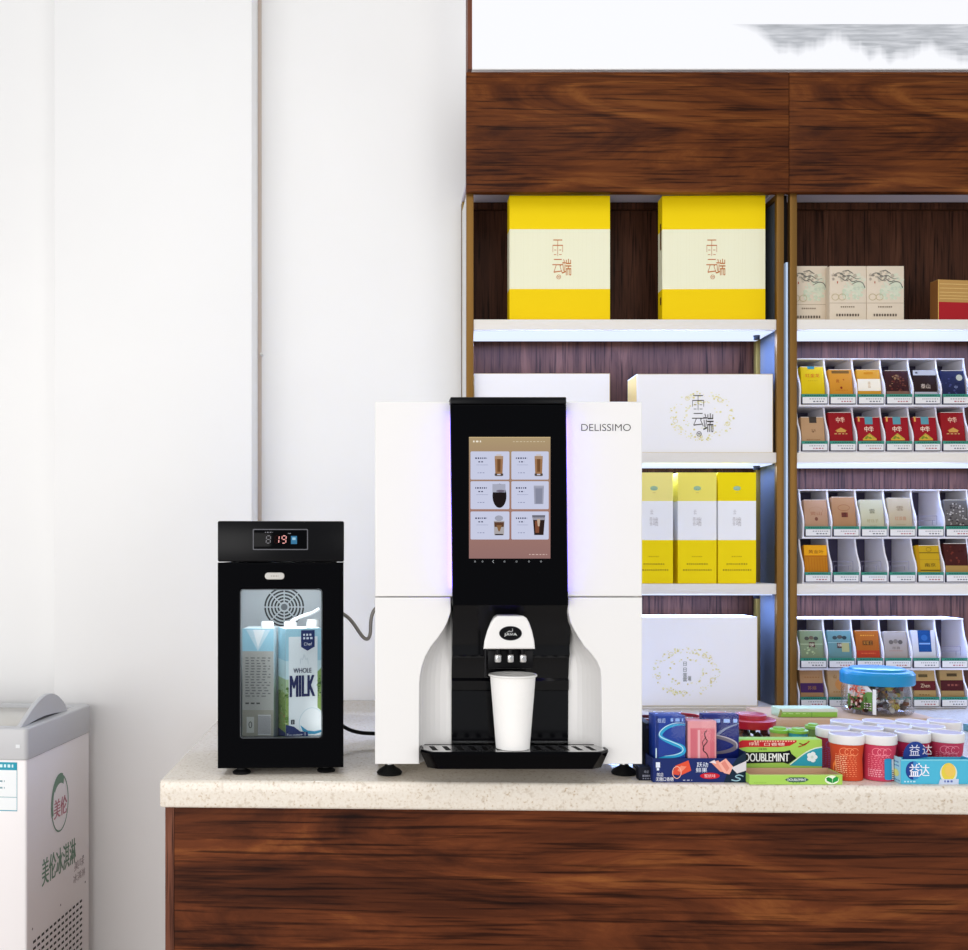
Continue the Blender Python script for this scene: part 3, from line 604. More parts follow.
# milk cartons inside
CZ = CT+j0+.0034
def milk(px, Y, w, d, rot, label, els, tint, side=None, capx=0.):
    h = Z(628.5, Y)-CZ; t = thing('milk_carton', label, 'milk carton', (X(px, Y), Y, CZ), rot)
    m = MB(); m.box(-w/2, w/2, 0, d, 0, h, P(tint), .0012)
    decor(m, els, w, h)
    if side:
        m.xf = Matrix(((0, 1, 0, -w/2), (-1, 0, 0, d), (0, 0, 1, 0), (0, 0, 0, 1))) @ Matrix.Translation((d/2, 0, 0))
        decor(m, side, d, h); m.xf = None
    m.build('carton_body', t)
    MB().lathe([(.0125, h+.0002), (.0125, h+.009), (.011, h+.012)], WHITE, capx, d*.4, 24).build('cap', t)
    return h
grass = ['#7f9c4a', '#9db368', '#6a8a3c', '#b7c486', '#5a7a34']
sky = [('r', 0, 1, .72, 1, '#a9d3e2'), ('r', 0, 1, .56, .72, '#cfe6ea'), ('r', 0, 1, .44, .56, '#b5cba0'), ('r', 0, 1, .08, .44, '#8fa85a')]
milk(303.8, 1.925, .071, .064, radians(18), 'white and blue carton of whole milk, front towards the fridge door', sky + [
 ('b', .85, .5, .16, .1, grass, 26, 2), ('b', .1, .3, .12, .2, grass, 24, 3), ('r', .08, .88, .1, .93, '#f2f4f5'),
 ('p', [(.88, .40), (1, .46), (1, .66), (.88, .62)], '#8aa65c'), ('b', .94, .52, .06, .1, ['#4f6a30', '#6f8f44', '#3f5a28'], 16, 4),
 ('e', .72, .18, .36, .14, '#f7f8f8'), ('o', .72, .17, .36, .14, .02, '#cfe0e6'), ('p', [(.40, .16), (.46, .11), (.6, .08), (.8, .075), (1, .09), (1, .11), (.8, .10), (.6, .11), (.46, .145)], '#3f9ac0'),
 ('p', [(.42, .84), (.60, .805), (.80, .84), (.80, .985), (.42, .985)], '#1d2c66'), ('l', .48, .74, .945, .018, '#e8ecf6', .06), ('l', .48, .74, .915, .018, '#e8ecf6', .06), ('t', 'Chef', .61, .865, .026, '#f0f2f8'),
 ('s', [(.4, .69), (.41, .75), (.47, .72), (.5, .79), (.55, .72), (.6, .75), (.62, .69)], .012, '#c3ccd4'), ('t', 'WHOLE', .46, .635, .042, '#24284e', .50, .025), ('t', 'MILK', .46, .50, .185, '#1f2658', .68, .03),
 ('r', .14, .24, .17, .21, '#2a2c3a'), ('t', '1', .19, .19, .03, '#f0f0f0'), ('p', [(0, 0), (.66, 0), (.60, .10), (.40, .105), (.22, .15), (0, .17)], '#26346c'), ('t', 'Net content: 1L', .30, .075, .040, '#f4f6fc', .54), ('l', .62, .98, .055, .010, '#8a94a8', .05)],
 '#e9eef0', side=sky + [('b', .5, .4, .4, .14, grass, 40, 6), ('b', .5, .2, .45, .12, ['#6a8a3c', '#8aa65c', '#c08a5c', '#a8b86c'], 40, 7), ('r', 0, 1, 0, .1, '#26346c')], capx=-.02)
milk(258, 1.94, .061, .07, radians(-3), 'pale carton turned to its back panel, left one in the fridge', [
 ('r', 0, 1, .80, 1, '#9fcbdc'), ('r', 0, 1, .0, .8, '#b9b5ae'), ('r', 0, 1, .0, .28, '#a8a294'), ('p', [(.12, .99), (.9, .99), (.5, .80)], '#c7dde6'), ('p', [(.34, .99), (.72, .99), (.5, .83)], '#eef0f0')] +
 [('l', .1, .9-.1*(i % 3 == 2), .74-.024*i, .009, '#7c7a7a', .12) for i in range(15)] + [('l', .1, .6, .34, .014, '#5a5856', .1), ('r', .14, .38, .08, .22, '#d0ccc4'), ('o', .26, .15, .06, .03, .03, '#6a6864'), ('r', .5, .92, .06, .24, '#d8d4d2')] + [('r', .5+.03*i, .515+.03*i, .07, .23, '#8a8688') for i in range(14)] + [('r', 0, 1, 0, .03, '#4a5272')],
 '#b9c4c8', capx=.014)  # greys of this carton hold the shade inside the fridge
m = MB(); Yt = 1.96
m.tube([(X(p, Yt)-X(312, Yt), 0, Z(q, Yt)-Z(629, Yt)) for p, q in ((290, 624.5), (294, 621), (304, 617), (313, 614.5), (319, 610.5))], .0034, mat('white tube', '#eef0f0', .3), 10, 2)
m.lathe([(.013, -.0016), (.013, .007), (.0125, .015)], WHITE, .0, .012, 24)
tag(m.build('milk_tube', None, (X(312, Yt), Yt+.012, Z(629, Yt)+.0025)), 'white plastic milk tube bent over the carton tops in the fridge', 'tube')

# ------------------------------------------------------------------ coffee machine
MY = 1.80
cm = thing('coffee_machine', 'large white coffee machine with black touchscreen column in the middle of the worktop', 'coffee machine', (X(508.5, MY), MY, CT))
MO = cm.location.copy()
def lx(px, y=0.): return X(px, MY+y)-MO.x
def lz(py, y=0.): return Z(py, MY+y)-CT
m0, m1 = lx(375), lx(642.3); mzb, mzt, mse = lz(764.2), lz(401.5), lz(597)
AD = .052
m = MB(); d1 = .44
m.box(m0+.001, m1-.001, AD+.012, d1, mzb+.002, mzt-.001, WHITE2, .004)
m.box(m0+.001, m0+.022, .0305, AD+.0118, mzb+.002, mzt-.002, WHITE2); m.box(m1-.022, m1-.001, .0305, AD+.0118, mzb+.002, mzt-.002, WHITE2)
m.box(m0+.0225, m1-.0225, .0305, AD+.0118, mse+.01, mzt-.002, WHITE2); m.box(m0+.0225, m1-.0225, .0305, AD+.0118, mzb+.002, mzb+.012, WHITE2)
m.build('body', cm)
m = MB(); m.shape([[(m0, mse+.0008), (m1, mse+.0008), (m1, mzt), (m0, mzt)]], 0, .03, WHITE, .0025)
m.text('DELISSIMO', lx(606), lz(427.5), .0125, -.0004, P('#3a3838'), lx(631)-lx(581.5), -.008); m.build('upper_panel', cm, label='glossy white upper front with thin dark lettering')
L_ = [(450.8, 597.8), (450.8, 612), (447.5, 622), (443.7, 629.6), (438, 638), (431, 646.6), (425.5, 656.5), (422, 666.8), (420.2, 676), (419.6, 684), (419.4, 710), (419.4, 764.2)]
R_ = [(568.3, 597.8), (568.3, 612), (570.5, 622), (574, 629.6), (579, 638), (584.7, 646.6), (591.5, 654), (597, 661.5), (600.3, 669), (601.3, 678), (601.6, 710), (601.6, 764.2)]
Lp = [(lx(a), lz(b)) for a, b in L_]; Rp = [(lx(a), lz(b)) for a, b in R_]
m = MB(); m.shape([[(m0, mzb), (Lp[-1][0], mzb)] + Lp[::-1][1:-1] + [(Lp[0][0], mse-.0008), (m0, mse-.0008)]], 0, .03, WHITE, .002); m.build('lower_panel', cm)
m = MB(); m.shape([[(m1, mzb), (m1, mse-.0008), (Rp[0][0], mse-.0008)] + Rp[1:-1] + [(Rp[-1][0], mzb)]], 0, .03, WHITE, .002); m.build('lower_panel', cm)
for pts, px in ((Lp, 452), (Rp, 567.5)):
    m = MB(); xin = lx(px, AD); cols = []
    for i in range(9):
        q = i/8; yy = .028 + (AD+.002-.028)*(q**1.0); e = sin(q*pi/2)
        cols.append([(p[0]+(xin-p[0])*(1-cos(q*pi/2)) if False else p[0]+(xin-p[0])*q**1.5, .004 + (AD-.002)*e, p[1]) for p in pts])
    for A_, B_ in zip(cols, cols[1:]): m.loft(A_, B_, WHITE)
    m.build('alcove_wall', cm, label='white curved recess wall', ang=60)
# black column: curved upper step, banded lower back
prof = [(604.5, .004), (607, .006), (612, .013), (618, .02), (626, .026), (636, .032), (648, .038), (655, .036), (658, .041), (668, .046), (678, .049), (681, .045), (690, .047), (691, AD-.002), (720, AD-.001), (757, AD)]
m = MB(); xa, xb = lx(452, AD)-.001, lx(567.5, AD)+.001
A_ = [(xa, y, lz(p, y)) for p, y in prof]; B_ = [(xb, y, lz(p, y)) for p, y in prof]; BLACK2 = mat('gloss black back', '#030306', .14, spec=.3)
m.loft(A_, B_, BLACK2)
m.loft([(xa, AD+.01, p[2]) for p in A_], A_, BLACK); m.loft(B_, [(xb, AD+.01, p[2]) for p in B_], BLACK)
m.build('dispensing_panel', cm, ang=25)
m = MB(); sy = -.02
m.shape([[(lx(452.5, sy), lz(605.5, sy)), (lx(568.3, sy), lz(605.5, sy)), (lx(566.3, sy), lz(404.5, sy)), (lx(450.3, sy), lz(404.5, sy))]], sy, -.007, BLACK, .0015)
m.box(lx(450.3, sy), lx(566.3, sy), sy-.001, .05, lz(404, sy), lz(397, sy), BLACKM, .002); m.box(lx(451, 0), lx(566, 0), .0, .05, mzt+.0004, lz(404, sy)-.0005, BLACKM)
sp = m.build('screen_column', cm)
for xx in (lx(452.2, -.006)+.003, lx(566, -.006)-.006):
    m = MB(); m.box(xx, xx+.003, -.0065, -.0006, lz(588), lz(416), PURPLE); m.build('light_strip', cm, label='violet light strip')
def screenmat():
    m = bpy.data.materials.new('screen glow'); m.use_nodes = True; t = m.node_tree; n = t.nodes; L = t.links.new
    b = n['Principled BSDF']; b.inputs['Base Color'].default_value = (.01, .01, .01, 1); b.inputs['Roughness'].default_value = .15; b.inputs['Specular IOR Level'].default_value = .2
    tc = n.new('ShaderNodeTexCoord'); s = n.new('ShaderNodeSeparateXYZ'); L(tc.outputs['Object'], s.inputs[0])
    r = ramp(n, [(.0, '#8d6763'), (.35, '#9c7366'), (.75, '#9a7c66'), (1., '#a8926c')])
    q = n.new('ShaderNodeMapRange'); q.inputs['From Min'].default_value = lz(558, sy); q.inputs['From Max'].default_value = lz(437, sy); L(s.outputs[2], q.inputs[0]); L(q.outputs[0], r.inputs[0])
    L(r.outputs[0], b.inputs['Emission Color']); b.inputs['Emission Strength'].default_value = .95; MATS['screen glow'] = m; return 'screen glow'
SCR = screenmat()
sx = lambda p: lx(p, sy)
sz = lambda p: lz(p, sy)
m = MB(); m.box(sx(469), sx(550.3), sy-.0008, sy-.0001, sz(558.5), sz(437), SCR)
y = sy-.0010
m.line(sx(473), sx(481), sz(441.5), .003, y, E('#e8e0d0'), .004); m.line(sx(513), sx(545), sz(441.7), .0012, y, E('#cbbca0'), .004); m.line(sx(529), sx(547), sz(554.5), .0013, y, E('#cfb4ac'), .004)
m.line(sx(469), sx(550.3), sz(437.4), .0007, y, E('#d8c090'))
for i, px in enumerate((475, 482.5, 493, 504.5, 516.5, 529, 541)): m.ring(sx(px), sz(561.5), .0016, .0016, .0007, sy-.0002, E('#c8ccd0', .5), n=8) if i != 2 else m.stroke([(sx(px)+.0016, sz(560)), (sx(px)-.001, sz(561.5)), (sx(px)+.0016, sz(563))], .0007, sy-.0002, E('#d8dce0', .8))
ts = m.build('touchscreen', sp, label='lit touchscreen menu of six drinks')
drinks = [(0, 0, 'latte'), (1, 0, 'latte'), (0, 1, 'black'), (1, 1, 'water'), (0, 2, 'layer'), (1, 2, 'iced')]
for c, r_, kind in drinks:
    x0, x1 = sx((470.5, 511.3)[c]), sx((509.3, 548.6)[c]); z1, z0 = sz((451.5, 481.3, 511.5)[r_]), sz((479.6, 509.2, 539.5)[r_])
    m = MB(); m.shape([rrect(x0, x1, z0, z1, .0022)], sy-.0012, sy-.0009, E('#c3c7de', .98)); y = sy-.0014; w = x1-x0; h = z1-z0
    ink = E('#3c3f5c', .9); m.line(x0+.12*w, x0+.42*w, z0+.76*h, .0026, y, ink, .0026, c+r_); m.line(x0+.2*w, x0+.34*w, z0+.63*h, .002, y, ink, .003, c); m.line(x0+.15*w, x0+.45*w, z0+.52*h, .0006, y, E('#8a8eaa')); m.line(x0+.18*w, x0+.36*w, z0+.24*h, .0012, y, E('#7c80a0'), .003)
    gx0, gx1, gz0, gz1 = x0+.62*w, x0+.84*w, z0+.12*h, z0+.9*h
    def q(a, b, z_0, z_1, col, dy=0, s=.0):
        m.flat([(gx0+(gx1-gx0)*(a+s), gz0+(gz1-gz0)*z_0), (gx0+(gx1-gx0)*(b-s), gz0+(gz1-gz0)*z_0), (gx0+(gx1-gx0)*b, gz0+(gz1-gz0)*z_1), (gx0+(gx1-gx0)*a, gz0+(gz1-gz0)*z_1)], y-dy*.0001, E(col, .95))
    if kind == 'latte':
        q(0, 1, .1, .92, '#9a7250', 0, .08); q(.3, .7, .2, .85, '#6f4a2c', 1, .02); q(0, 1, .78, .92, '#a88a70', 2); q(.2, .8, .92, 1, '#c8c0c0', 2); q(.1, .9, 0, .06, '#7c706c', 1); q(.0, .3, .02, .12, '#4c4440', 2); q(.7, 1, .02, .12, '#4c4440', 2)
    elif kind == 'black':
        m.ell((gx0+gx1)/2+.001, gz0+.46*(gz1-gz0), .0125, .0215, y, E('#1c1416', .9)); m.rect(gx0-.004, gx1+.004, gz0+.62*(gz1-gz0), gz1, y-.0002, E('#a9acbe', .9)); m.ell((gx0+gx1)/2+.003, gz0+.68*(gz1-gz0), .008, .0022, y-.0003, E('#70687a', .9), 14)
    elif kind == 'water': q(-.1, 1.15, .08, .94, '#9a9cae', 0, .08); q(.1, .95, .1, .8, '#84879a', 1, .05); q(-.1, 1.15, .9, .95, '#b8bacb', 2)
    elif kind == 'layer': q(-.1, 1.15, .04, .7, '#a9a4a6', 0, .06); q(-.05, 1.1, .42, .64, '#5c3c2a', 1, .04); q(.2, .85, .22, .5, '#84603f', 2, .25); q(.05, .98, .04, .1, '#2e2426', 2); m.ell((gx0+gx1)/2, gz0+.82*(gz1-gz0), .0075, .005, y-.0003, E('#a2a4b4', .9), 16)
    else: q(-.2, 1.25, .05, .8, '#2a1c1a', 0, .16); q(.05, .6, .15, .7, '#7c4a34', 1, .05); q(.3, .7, .45, .78, '#c0a894', 2, .1); q(-.3, 1.3, .84, .96, '#6a6a76', 1, .02); q(-.25, 1.28, .74, .86, '#9a98a4', 1)
    m.build('menu_tile', ts)
# dispensing head
hy = -.035; hx = lambda p: lx(p, hy)
hz = lambda p: lz(p, hy)
hp = [(483.6, 649.2), (535.4, 649.2), (534.6, 641), (532.4, 631), (529.6, 623), (527, 618.2), (523.6, 616), (498, 616), (494.2, 618.2), (490.8, 623), (487.4, 631), (484.6, 641)]
dh = MB().shape([[(hx(a), hz(b)) for a, b in hp]], hy, AD-.02, WHITE, .004, 4)
for v in dh.v:
    if v.y > 0: v.x = hx(509.5)+(v.x-hx(509.5))*.76
dh = dh.build('dispensing_head', cm)
m = MB(); bx_, bz_ = hx(510.5), hz(633.3)
m.ell(bx_, bz_, .0202, .0128, hy-.0003, BLACKM, 40); m.ring(bx_, bz_, .0202, .0128, .0007, hy-.0005, P('#6a6a6e'), n=40)
m.text('JAVA', bx_, bz_-.0026, .0062, hy-.0006, P('#f0f0f0'), .0225); m.stroke([(bx_-.007, bz_+.0012), (bx_-.002, bz_+.0042), (bx_+.001, bz_+.0024), (bx_+.004, bz_+.0050), (bx_+.003, bz_+.0085)], [.0006, .001, .0009, .0009, .0005], hy-.0006, P('#d8d8d8'))
m.build('badge', dh, label='black oval badge with white lettering')
nb = MB().box(lx(488, -.01), lx(533, -.01), -.012, AD-.014, lz(668.5, -.01), lz(649.6, -.01), BLACKM, .002).build('nozzle_block', dh)
for px in (498, 510.5, 522.8):
    yy = -.022; m = MB(); m.lathe([(.0048, lz(655.5, yy)), (.005, lz(649.6, yy))], BLACKM, lx(px, yy), yy, 20); m.lathe([(.0058, lz(662, yy)), (.0066, lz(660.5, yy)), (.0066, lz(655.5, yy)), (.0052, lz(654.5, yy))], CHROME, lx(px, yy), yy, 24); m.build('nozzle', dh, label='chrome nozzle')
MB().tube([(lx(485.6, -.015), -.015, lz(650, -.015)), (lx(485.4, -.015), -.015, lz(677, -.015)), (lx(487, -.01), -.008, lz(677.5, -.015))], .0018, BLACKM, 8).build('steam_tube', dh)
# drip tray
ty = -.045; tz = lz(752, ty); tb = lz(770.5, ty)
def plan(dx, f): return [(lx(512.7)-.1665+dx, .026), (lx(512.7)-.1665+dx, -.02), (lx(512.7)-.148+dx, ty+f), (lx(512.7)+.148-dx, ty+f), (lx(512.7)+.1665-dx, -.02), (lx(512.7)+.1665-dx, .026)]
m = MB()
O0 = [(*p, tz) for p in plan(0, 0)]; O1 = [(*p, tz-.004) for p in plan(-.001, -.001)]; O2 = [(*p, tb) for p in plan(.012, .012)]; I0 = [(*p, tz) for p in plan(.0035, .003)]; I1 = [(*p, tz-.003) for p in plan(.0045, .004)]
for a_, b_ in ((I1, I0), (I0, O0), (O0, O1), (O1, O2)): m.loft(a_, b_, BLACK, True)
m.add(O2, [list(range(6))], BLACK); m.add(I1, [list(range(6))[::-1]], BLACK)
dt = m.build('drip_tray', cm, ang=20)
m = MB(); g = plan(.0055, .005); m.prism(g, tz-.0028, tz-.0008, STEEL)
for i in range(13):
    px = lx(432.5 + 13.1*i); 
    if px > g[4][0]-.012: break
    m.add([(px-.001, -.026, tz-.0006), (px+.0085, -.026, tz-.0006), (px+.0035, .012, tz-.0006), (px-.006, .012, tz-.0006)] if i < 4 else ([(px-.0085+.004, -.026, tz-.0006), (px+.0045, -.026, tz-.0006), (px+.0035, .012, tz-.0006), (px-.0055, .012, tz-.0006)] if i < 9 else [(px-.002, -.026, tz-.0006), (px+.007, -.026, tz-.0006), (px+.001, .012, tz-.0006), (px-.008, .012, tz-.0006)]), [[0, 1, 2, 3]], mat('slot black', '#060606', .6, spec=.1))
m.build('grate', dt, label='mirror steel grate with black slots')
MB().box(lx(452, AD), lx(567.5, AD), AD-.006, AD-.001, tz-.002, tz+.002, STEEL).build('rear_rail', dt)
for xx, yy in ((lx(389.5, .07), .07), (lx(624, .07), .07), (lx(392, .4), .4), (lx(622, .4), .4)):
    m = MB(); m.lathe([(.0225, .0004), (.024, .004), (.02, .009), (.010, .015), (.008, .018)], RUBBER, xx, yy, 28); m.lathe([(.006, .018), (.006, mzb+.004)], STEEL, xx, yy, 16); m.build('foot', cm)
# paper cup
cy = MY+.0; cz = CT+tz-.0003
cp = thing('paper_cup', 'tall white textured paper cup standing on the drip tray', 'cup', (X(512.5, cy), cy-.004, cz))
def cupmat():
    m = bpy.data.materials.new('embossed white paper'); m.use_nodes = True; t = m.node_tree; n = t.nodes; L = t.links.new
    b = n['Principled BSDF']; b.inputs['Base Color'].default_value = (*rgb('#fbf9f6'), 1); b.inputs['Roughness'].default_value = .6; b.inputs['Specular IOR Level'].default_value = .25
    tc = n.new('ShaderNodeTexCoord'); sp_ = n.new('ShaderNodeSeparateXYZ'); L(tc.outputs['Object'], sp_.inputs[0])
    def M(op, a, b_=None):
        q = n.new('ShaderNodeMath'); q.operation = op
        for k, x in enumerate((a, b_)):
            if x is None: continue
            if isinstance(x, (int, float)): q.inputs[k].default_value = x
            else: L(x, q.inputs[k])
        return q.outputs[0]
    dots = M('MULTIPLY', M('SINE', M('MULTIPLY', M('ARCTAN2', sp_.outputs[1], sp_.outputs[0]), 64)), M('SINE', M('MULTIPLY', sp_.outputs[2], 1500)))
    bp = n.new('ShaderNodeBump'); bp.inputs['Strength'].default_value = .5; bp.inputs['Distance'].default_value = .0006; L(dots, bp.inputs['Height']); L(bp.outputs[0], b.inputs['Normal']); MATS['embossed white paper'] = m; return 'embossed white paper'
CUPM = cupmat(); ch = Z(673.5, cy)-cz; r0, r1 = .0302, .0405
m = MB(); m.lathe([(r0-.001, .004), (r0, .0), (r0, .001), (r1, ch-.004), (r1-.0012, ch-.004), (r0-.001, .006)], CUPM, seg=56); m.build('cup_wall', cp)
m = MB(); m.lathe([(r1-.0005, ch-.0045)] + [(r1+.001+.0022*cos(a), ch-.0022+.0022*sin(a)) for a in [radians(x) for x in range(-80, 261, 34)]], WHITE2, seg=56, cap=False); m.build('rim', cp)
# hose and cable
m = MB(); Yh = 1.98; hp_ = [(341.5, 613), (348, 617), (354, 624), (359, 632), (364, 638.5), (368, 639.5), (370.5, 634), (370.6, 622), (372.5, 612), (377.5, 606.5)]
m.tube([(X(a, Yh)-X(360, Yh), 0, Z(b, Yh)-Z(625, Yh)) for a, b in hp_], lambda i: .0033+.0004*(i % 2), HOSEM, 10, 3)
tag(m.build('milk_hose', None, (X(360, Yh), Yh, Z(625, Yh))), 'grey ribbed hose sagging between the black fridge and coffee machine', 'hose')
m = MB(); Yh = 2.17; hp_ = [(338, 722.5), (344, 727), (352, 731), (362, 733), (372, 733.5), (380, 733.4)]
m.tube([(X(a, Yh)-X(360, Yh), 0, Z(b, Yh)-Z(733, Yh)) for a, b in hp_], .0042, RUBBER, 10, 2)
tag(m.build('power_cable', None, (X(360, Yh), Yh, Z(733, Yh))), 'black power cable curving low between the fridge and coffee machine', 'cable')

# ------------------------------------------------------------------ ice cream freezer at the left
FA = radians(6.0); FC = (X(27.5, 2.28), 2.28); FTOP = Z(728.5, 2.28); FD = .377; FW = .62
def fu(p):
    t = (p-375)/1000.; return (FC[0]-FC[1]*t)/(math.cos(FA)*t-math.sin(FA))
def fzz(p, py): return Z(py, FC[1]+math.cos(FA)*fu(p))
fz0 = thing('ice_cream_freezer', 'white chest freezer with grey rim and faded green lettering beside the white wall', 'freezer', (FC[0], FC[1], 0), -FA)
trim = FTOP-.074
m = MB(); m.box(-FW, -.004, .004, FD-.003, .02, trim+.004, FREEZ, .006, 3)
m.xf = Matrix(((0, -1, 0, -.004), (1, 0, 0, 0), (0, 0, 1, 0), (0, 0, 0, 1)))
GR = P('#7c9a86'); RD = P('#c98a94'); y = -.0005
eu, ez = fu(61.5), fzz(61.5, 803); ew, eh = (fu(70)-fu(53))/2, .0705
m.ring(eu, ez, ew, eh, .004, y, GR, 0, 360); m.ring(eu, ez, ew+.002, eh+.003, .012, y-.0001, GR, 70, 200)
m.flat([(eu+ew*.95*cos(radians(a)), ez+eh*cos(0)*sin(radians(a))) for a in range(60, 150, 10)] + [(eu+ew*.8*cos(radians(a)), ez+eh*.70*sin(radians(a))) for a in range(140, 50, -10)], y-.0002, GR)
m.text('美伦', eu+.003, ez-.010, .046, y, RD, ew*1.5, .03)
tu0, tu1 = fu(43.5), fu(77); m.text('美伦冰淇淋', (tu0+tu1)/2, fzz(61, 861), .064, y, GR, tu1-tu0, .02)
gu = (fu(75)+fu(86))/2; m.text('美味', gu, fzz(81, 863), .024, y, P('#b8aeb0'), fu(86)-fu(76)); m.text('冰淇淋', gu, fzz(81, 875), .022, y, P('#b8aeb0'), fu(87)-fu(75))
for q in ((84.5, 856), (86.5, 882), (62, 905), (34, 929)): m.ell(fu(q[0]), fzz(*q), .0032, .0028, y, P('#8a8486'), 10)
sl = mat('vent slot', '#2a2728', .6); v0, v1 = fu(34.5), fu(84.5); vz = fzz(84.5, 898); vs_ = (v1-v0)/13
for r_ in range(14):
    for c in range(13):
        u = v0+vs_*c; z = vz-.0158*r_; m.rect(u, u+vs_*.66, z-.0062, z, y, sl)
m.xf = None
m.build('cabinet', fz0)
m = MB(); xs = X(16, FC[1])-FC[0]; a_ = xs-.13; e0, e1 = Z(812, FC[1]), Z(763, FC[1]); eh = e1-e0
m.rect(a_, xs, e0, e1, .0036, P('#f0f3f4')); m.rect(a_, xs, e1-.018, e1, .0034, P('#2f9db4')); m.line(a_, xs-.006, e1-.0085, .007, .0032, P('#d8f0f4'), .006)
m.rect(a_, xs, e0, e0+.002, .0034, P('#4aa0b4')); m.rect(a_, xs, e0+.031, e0+.0325, .0034, P('#8fb4bc')); m.rect(xs-.0012, xs, e0, e1, .0034, P('#4aa0b4')); m.line(a_, xs-.03, e0+.068, .004, .0034, P('#8aa4ac'), .006); m.line(a_, xs-.03, e0+.053, .004, .0034, P('#8aa4ac'), .006)
m.build('energy_label', fz0, label='white and teal sticker')
m = MB(); oz = FTOP
m.shape([rrect(-FW-.004, 0, -FD, 0, .012, 6), rrect(-FW+.03, -.032, -FD+.03, -.034, .012, 6)], trim, oz, GREYT, .005, 3)
# outline was laid flat: stand the frame level
m.v = [Vector((v.x, -v.z, v.y)) for v in m.v]
m.line(-.028, -.018, oz-.041, .008, -.0006, P('#e4e6e8'))
m.build('rim_frame', fz0, label='grey plastic rim', fix=True)
MB().box(-FW+.028, -.030, .032, FD-.028, oz-.03, oz-.008, LIDG, .002).build('lid', fz0)
m = MB(); n_ = 20; out_, inn = [], []; hu0, hu1 = .002, fu(76)
for i in range(n_+1):
    q = i/n_; u = hu0+(hu1-hu0)*q; hgt = .060*sin(pi*q**1.25)**.8 if 0 < q < 1 else 0
    out_.append((u, oz-.003+hgt)); inn.append((u, oz-.006+.012*sin(pi*q)))
m.xf = Matrix(((0, -1, 0, -.020), (1, 0, 0, 0), (0, 0, 1, 0), (0, 0, 0, 1))); m.shape([out_ + inn[::-1]], 0, .012, GREYT, .002, 2)
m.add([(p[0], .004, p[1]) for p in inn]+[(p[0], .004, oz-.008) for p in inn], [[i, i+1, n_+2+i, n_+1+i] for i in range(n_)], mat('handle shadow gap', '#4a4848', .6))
m.build('handle', fz0, label='arched grey handle')

# ------------------------------------------------------------------ sweets on the worktop
def wrap(m, start, R):                                            # bend flat print round an upright tub
    for i in range(start, len(m.v)):
        v = m.v[i]; r = R(v.z); d = r-v.y; m.v[i] = Vector((d*sin(v.x/r), -d*cos(v.x/r), v.z))
# blue gum display
g = thing('gum_display_box', 'dark blue gum display tray at the right foot of the coffee machine', 'display box', (X(653, 1.80), 1.80, CT)); go = g.location
w = X(746, 1.80)-go.x; h = .0435; m = MB(); BL = P('#1d2c66')
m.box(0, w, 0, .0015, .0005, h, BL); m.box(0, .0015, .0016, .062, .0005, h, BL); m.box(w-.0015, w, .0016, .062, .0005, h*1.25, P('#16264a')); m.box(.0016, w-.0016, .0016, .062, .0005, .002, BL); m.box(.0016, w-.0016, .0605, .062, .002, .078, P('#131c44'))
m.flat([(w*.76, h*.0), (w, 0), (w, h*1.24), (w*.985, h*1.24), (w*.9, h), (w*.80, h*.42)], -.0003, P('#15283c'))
decor(m, [('r', .03, .075, .62, .84, '#dfe6f4'), ('r', .04, .065, .5, .6, '#dfe6f4'), ('t', '炫迈', .075, .33, .15, '#f0f2fa', .07), ('t', '无糖口香糖', .125, .14, .17, '#f0f2fa', .19),
 ('p', [(.2, .35), (.28, .3), (.30, .55), (.25, .72)], '#d8503c'), ('p', [(.24, .7), (.38, .92), (.41, .5), (.3, .3)], '#e0543a'), ('p', [(.26, .5), (.3, .7), (.36, .66), (.3, .42)], '#f08a70'), ('o', .255, .42, .05, .26, .008, '#f4b8a4'), ('l', .32, .42, .1, .03, '#c8cce0', .03),
 ('t', '跃动', .53, .74, .2, '#e9f0ff', .12), ('t', '鲜果', .52, .52, .2, '#e9f0ff', .12),
 ('e', .61, .28, .105, .13, '#c92030'), ('t', '蜜桃味', .61, .28, .14, '#f4c8cc', .12),
 ('p', [(.62, .84), (.70, .92), (.80, .40), (.72, .46)], '#e79a88'), ('p', [(.70, .80), (.78, 1.0), (.86, .66), (.82, .34), (.76, .40)], '#f0b0a0'), ('p', [(.73, .8), (.77, .92), (.82, .6), (.79, .45)], '#e08a7c'), ('p', [(.84, .62), (1, .9), (1, .5), (.9, .38)], '#d9d4d8'), ('p', [(.60, .84), (.66, .94), (.68, .78)], '#e8d8dc'),
 ('s', [(.97, .26), (.92, .34), (.87, .24), (.95, .16), (.9, .06), (.84, .12)], .012, '#9ac0d0')], w, h, -.0004, 0)
m.build('tray', g)
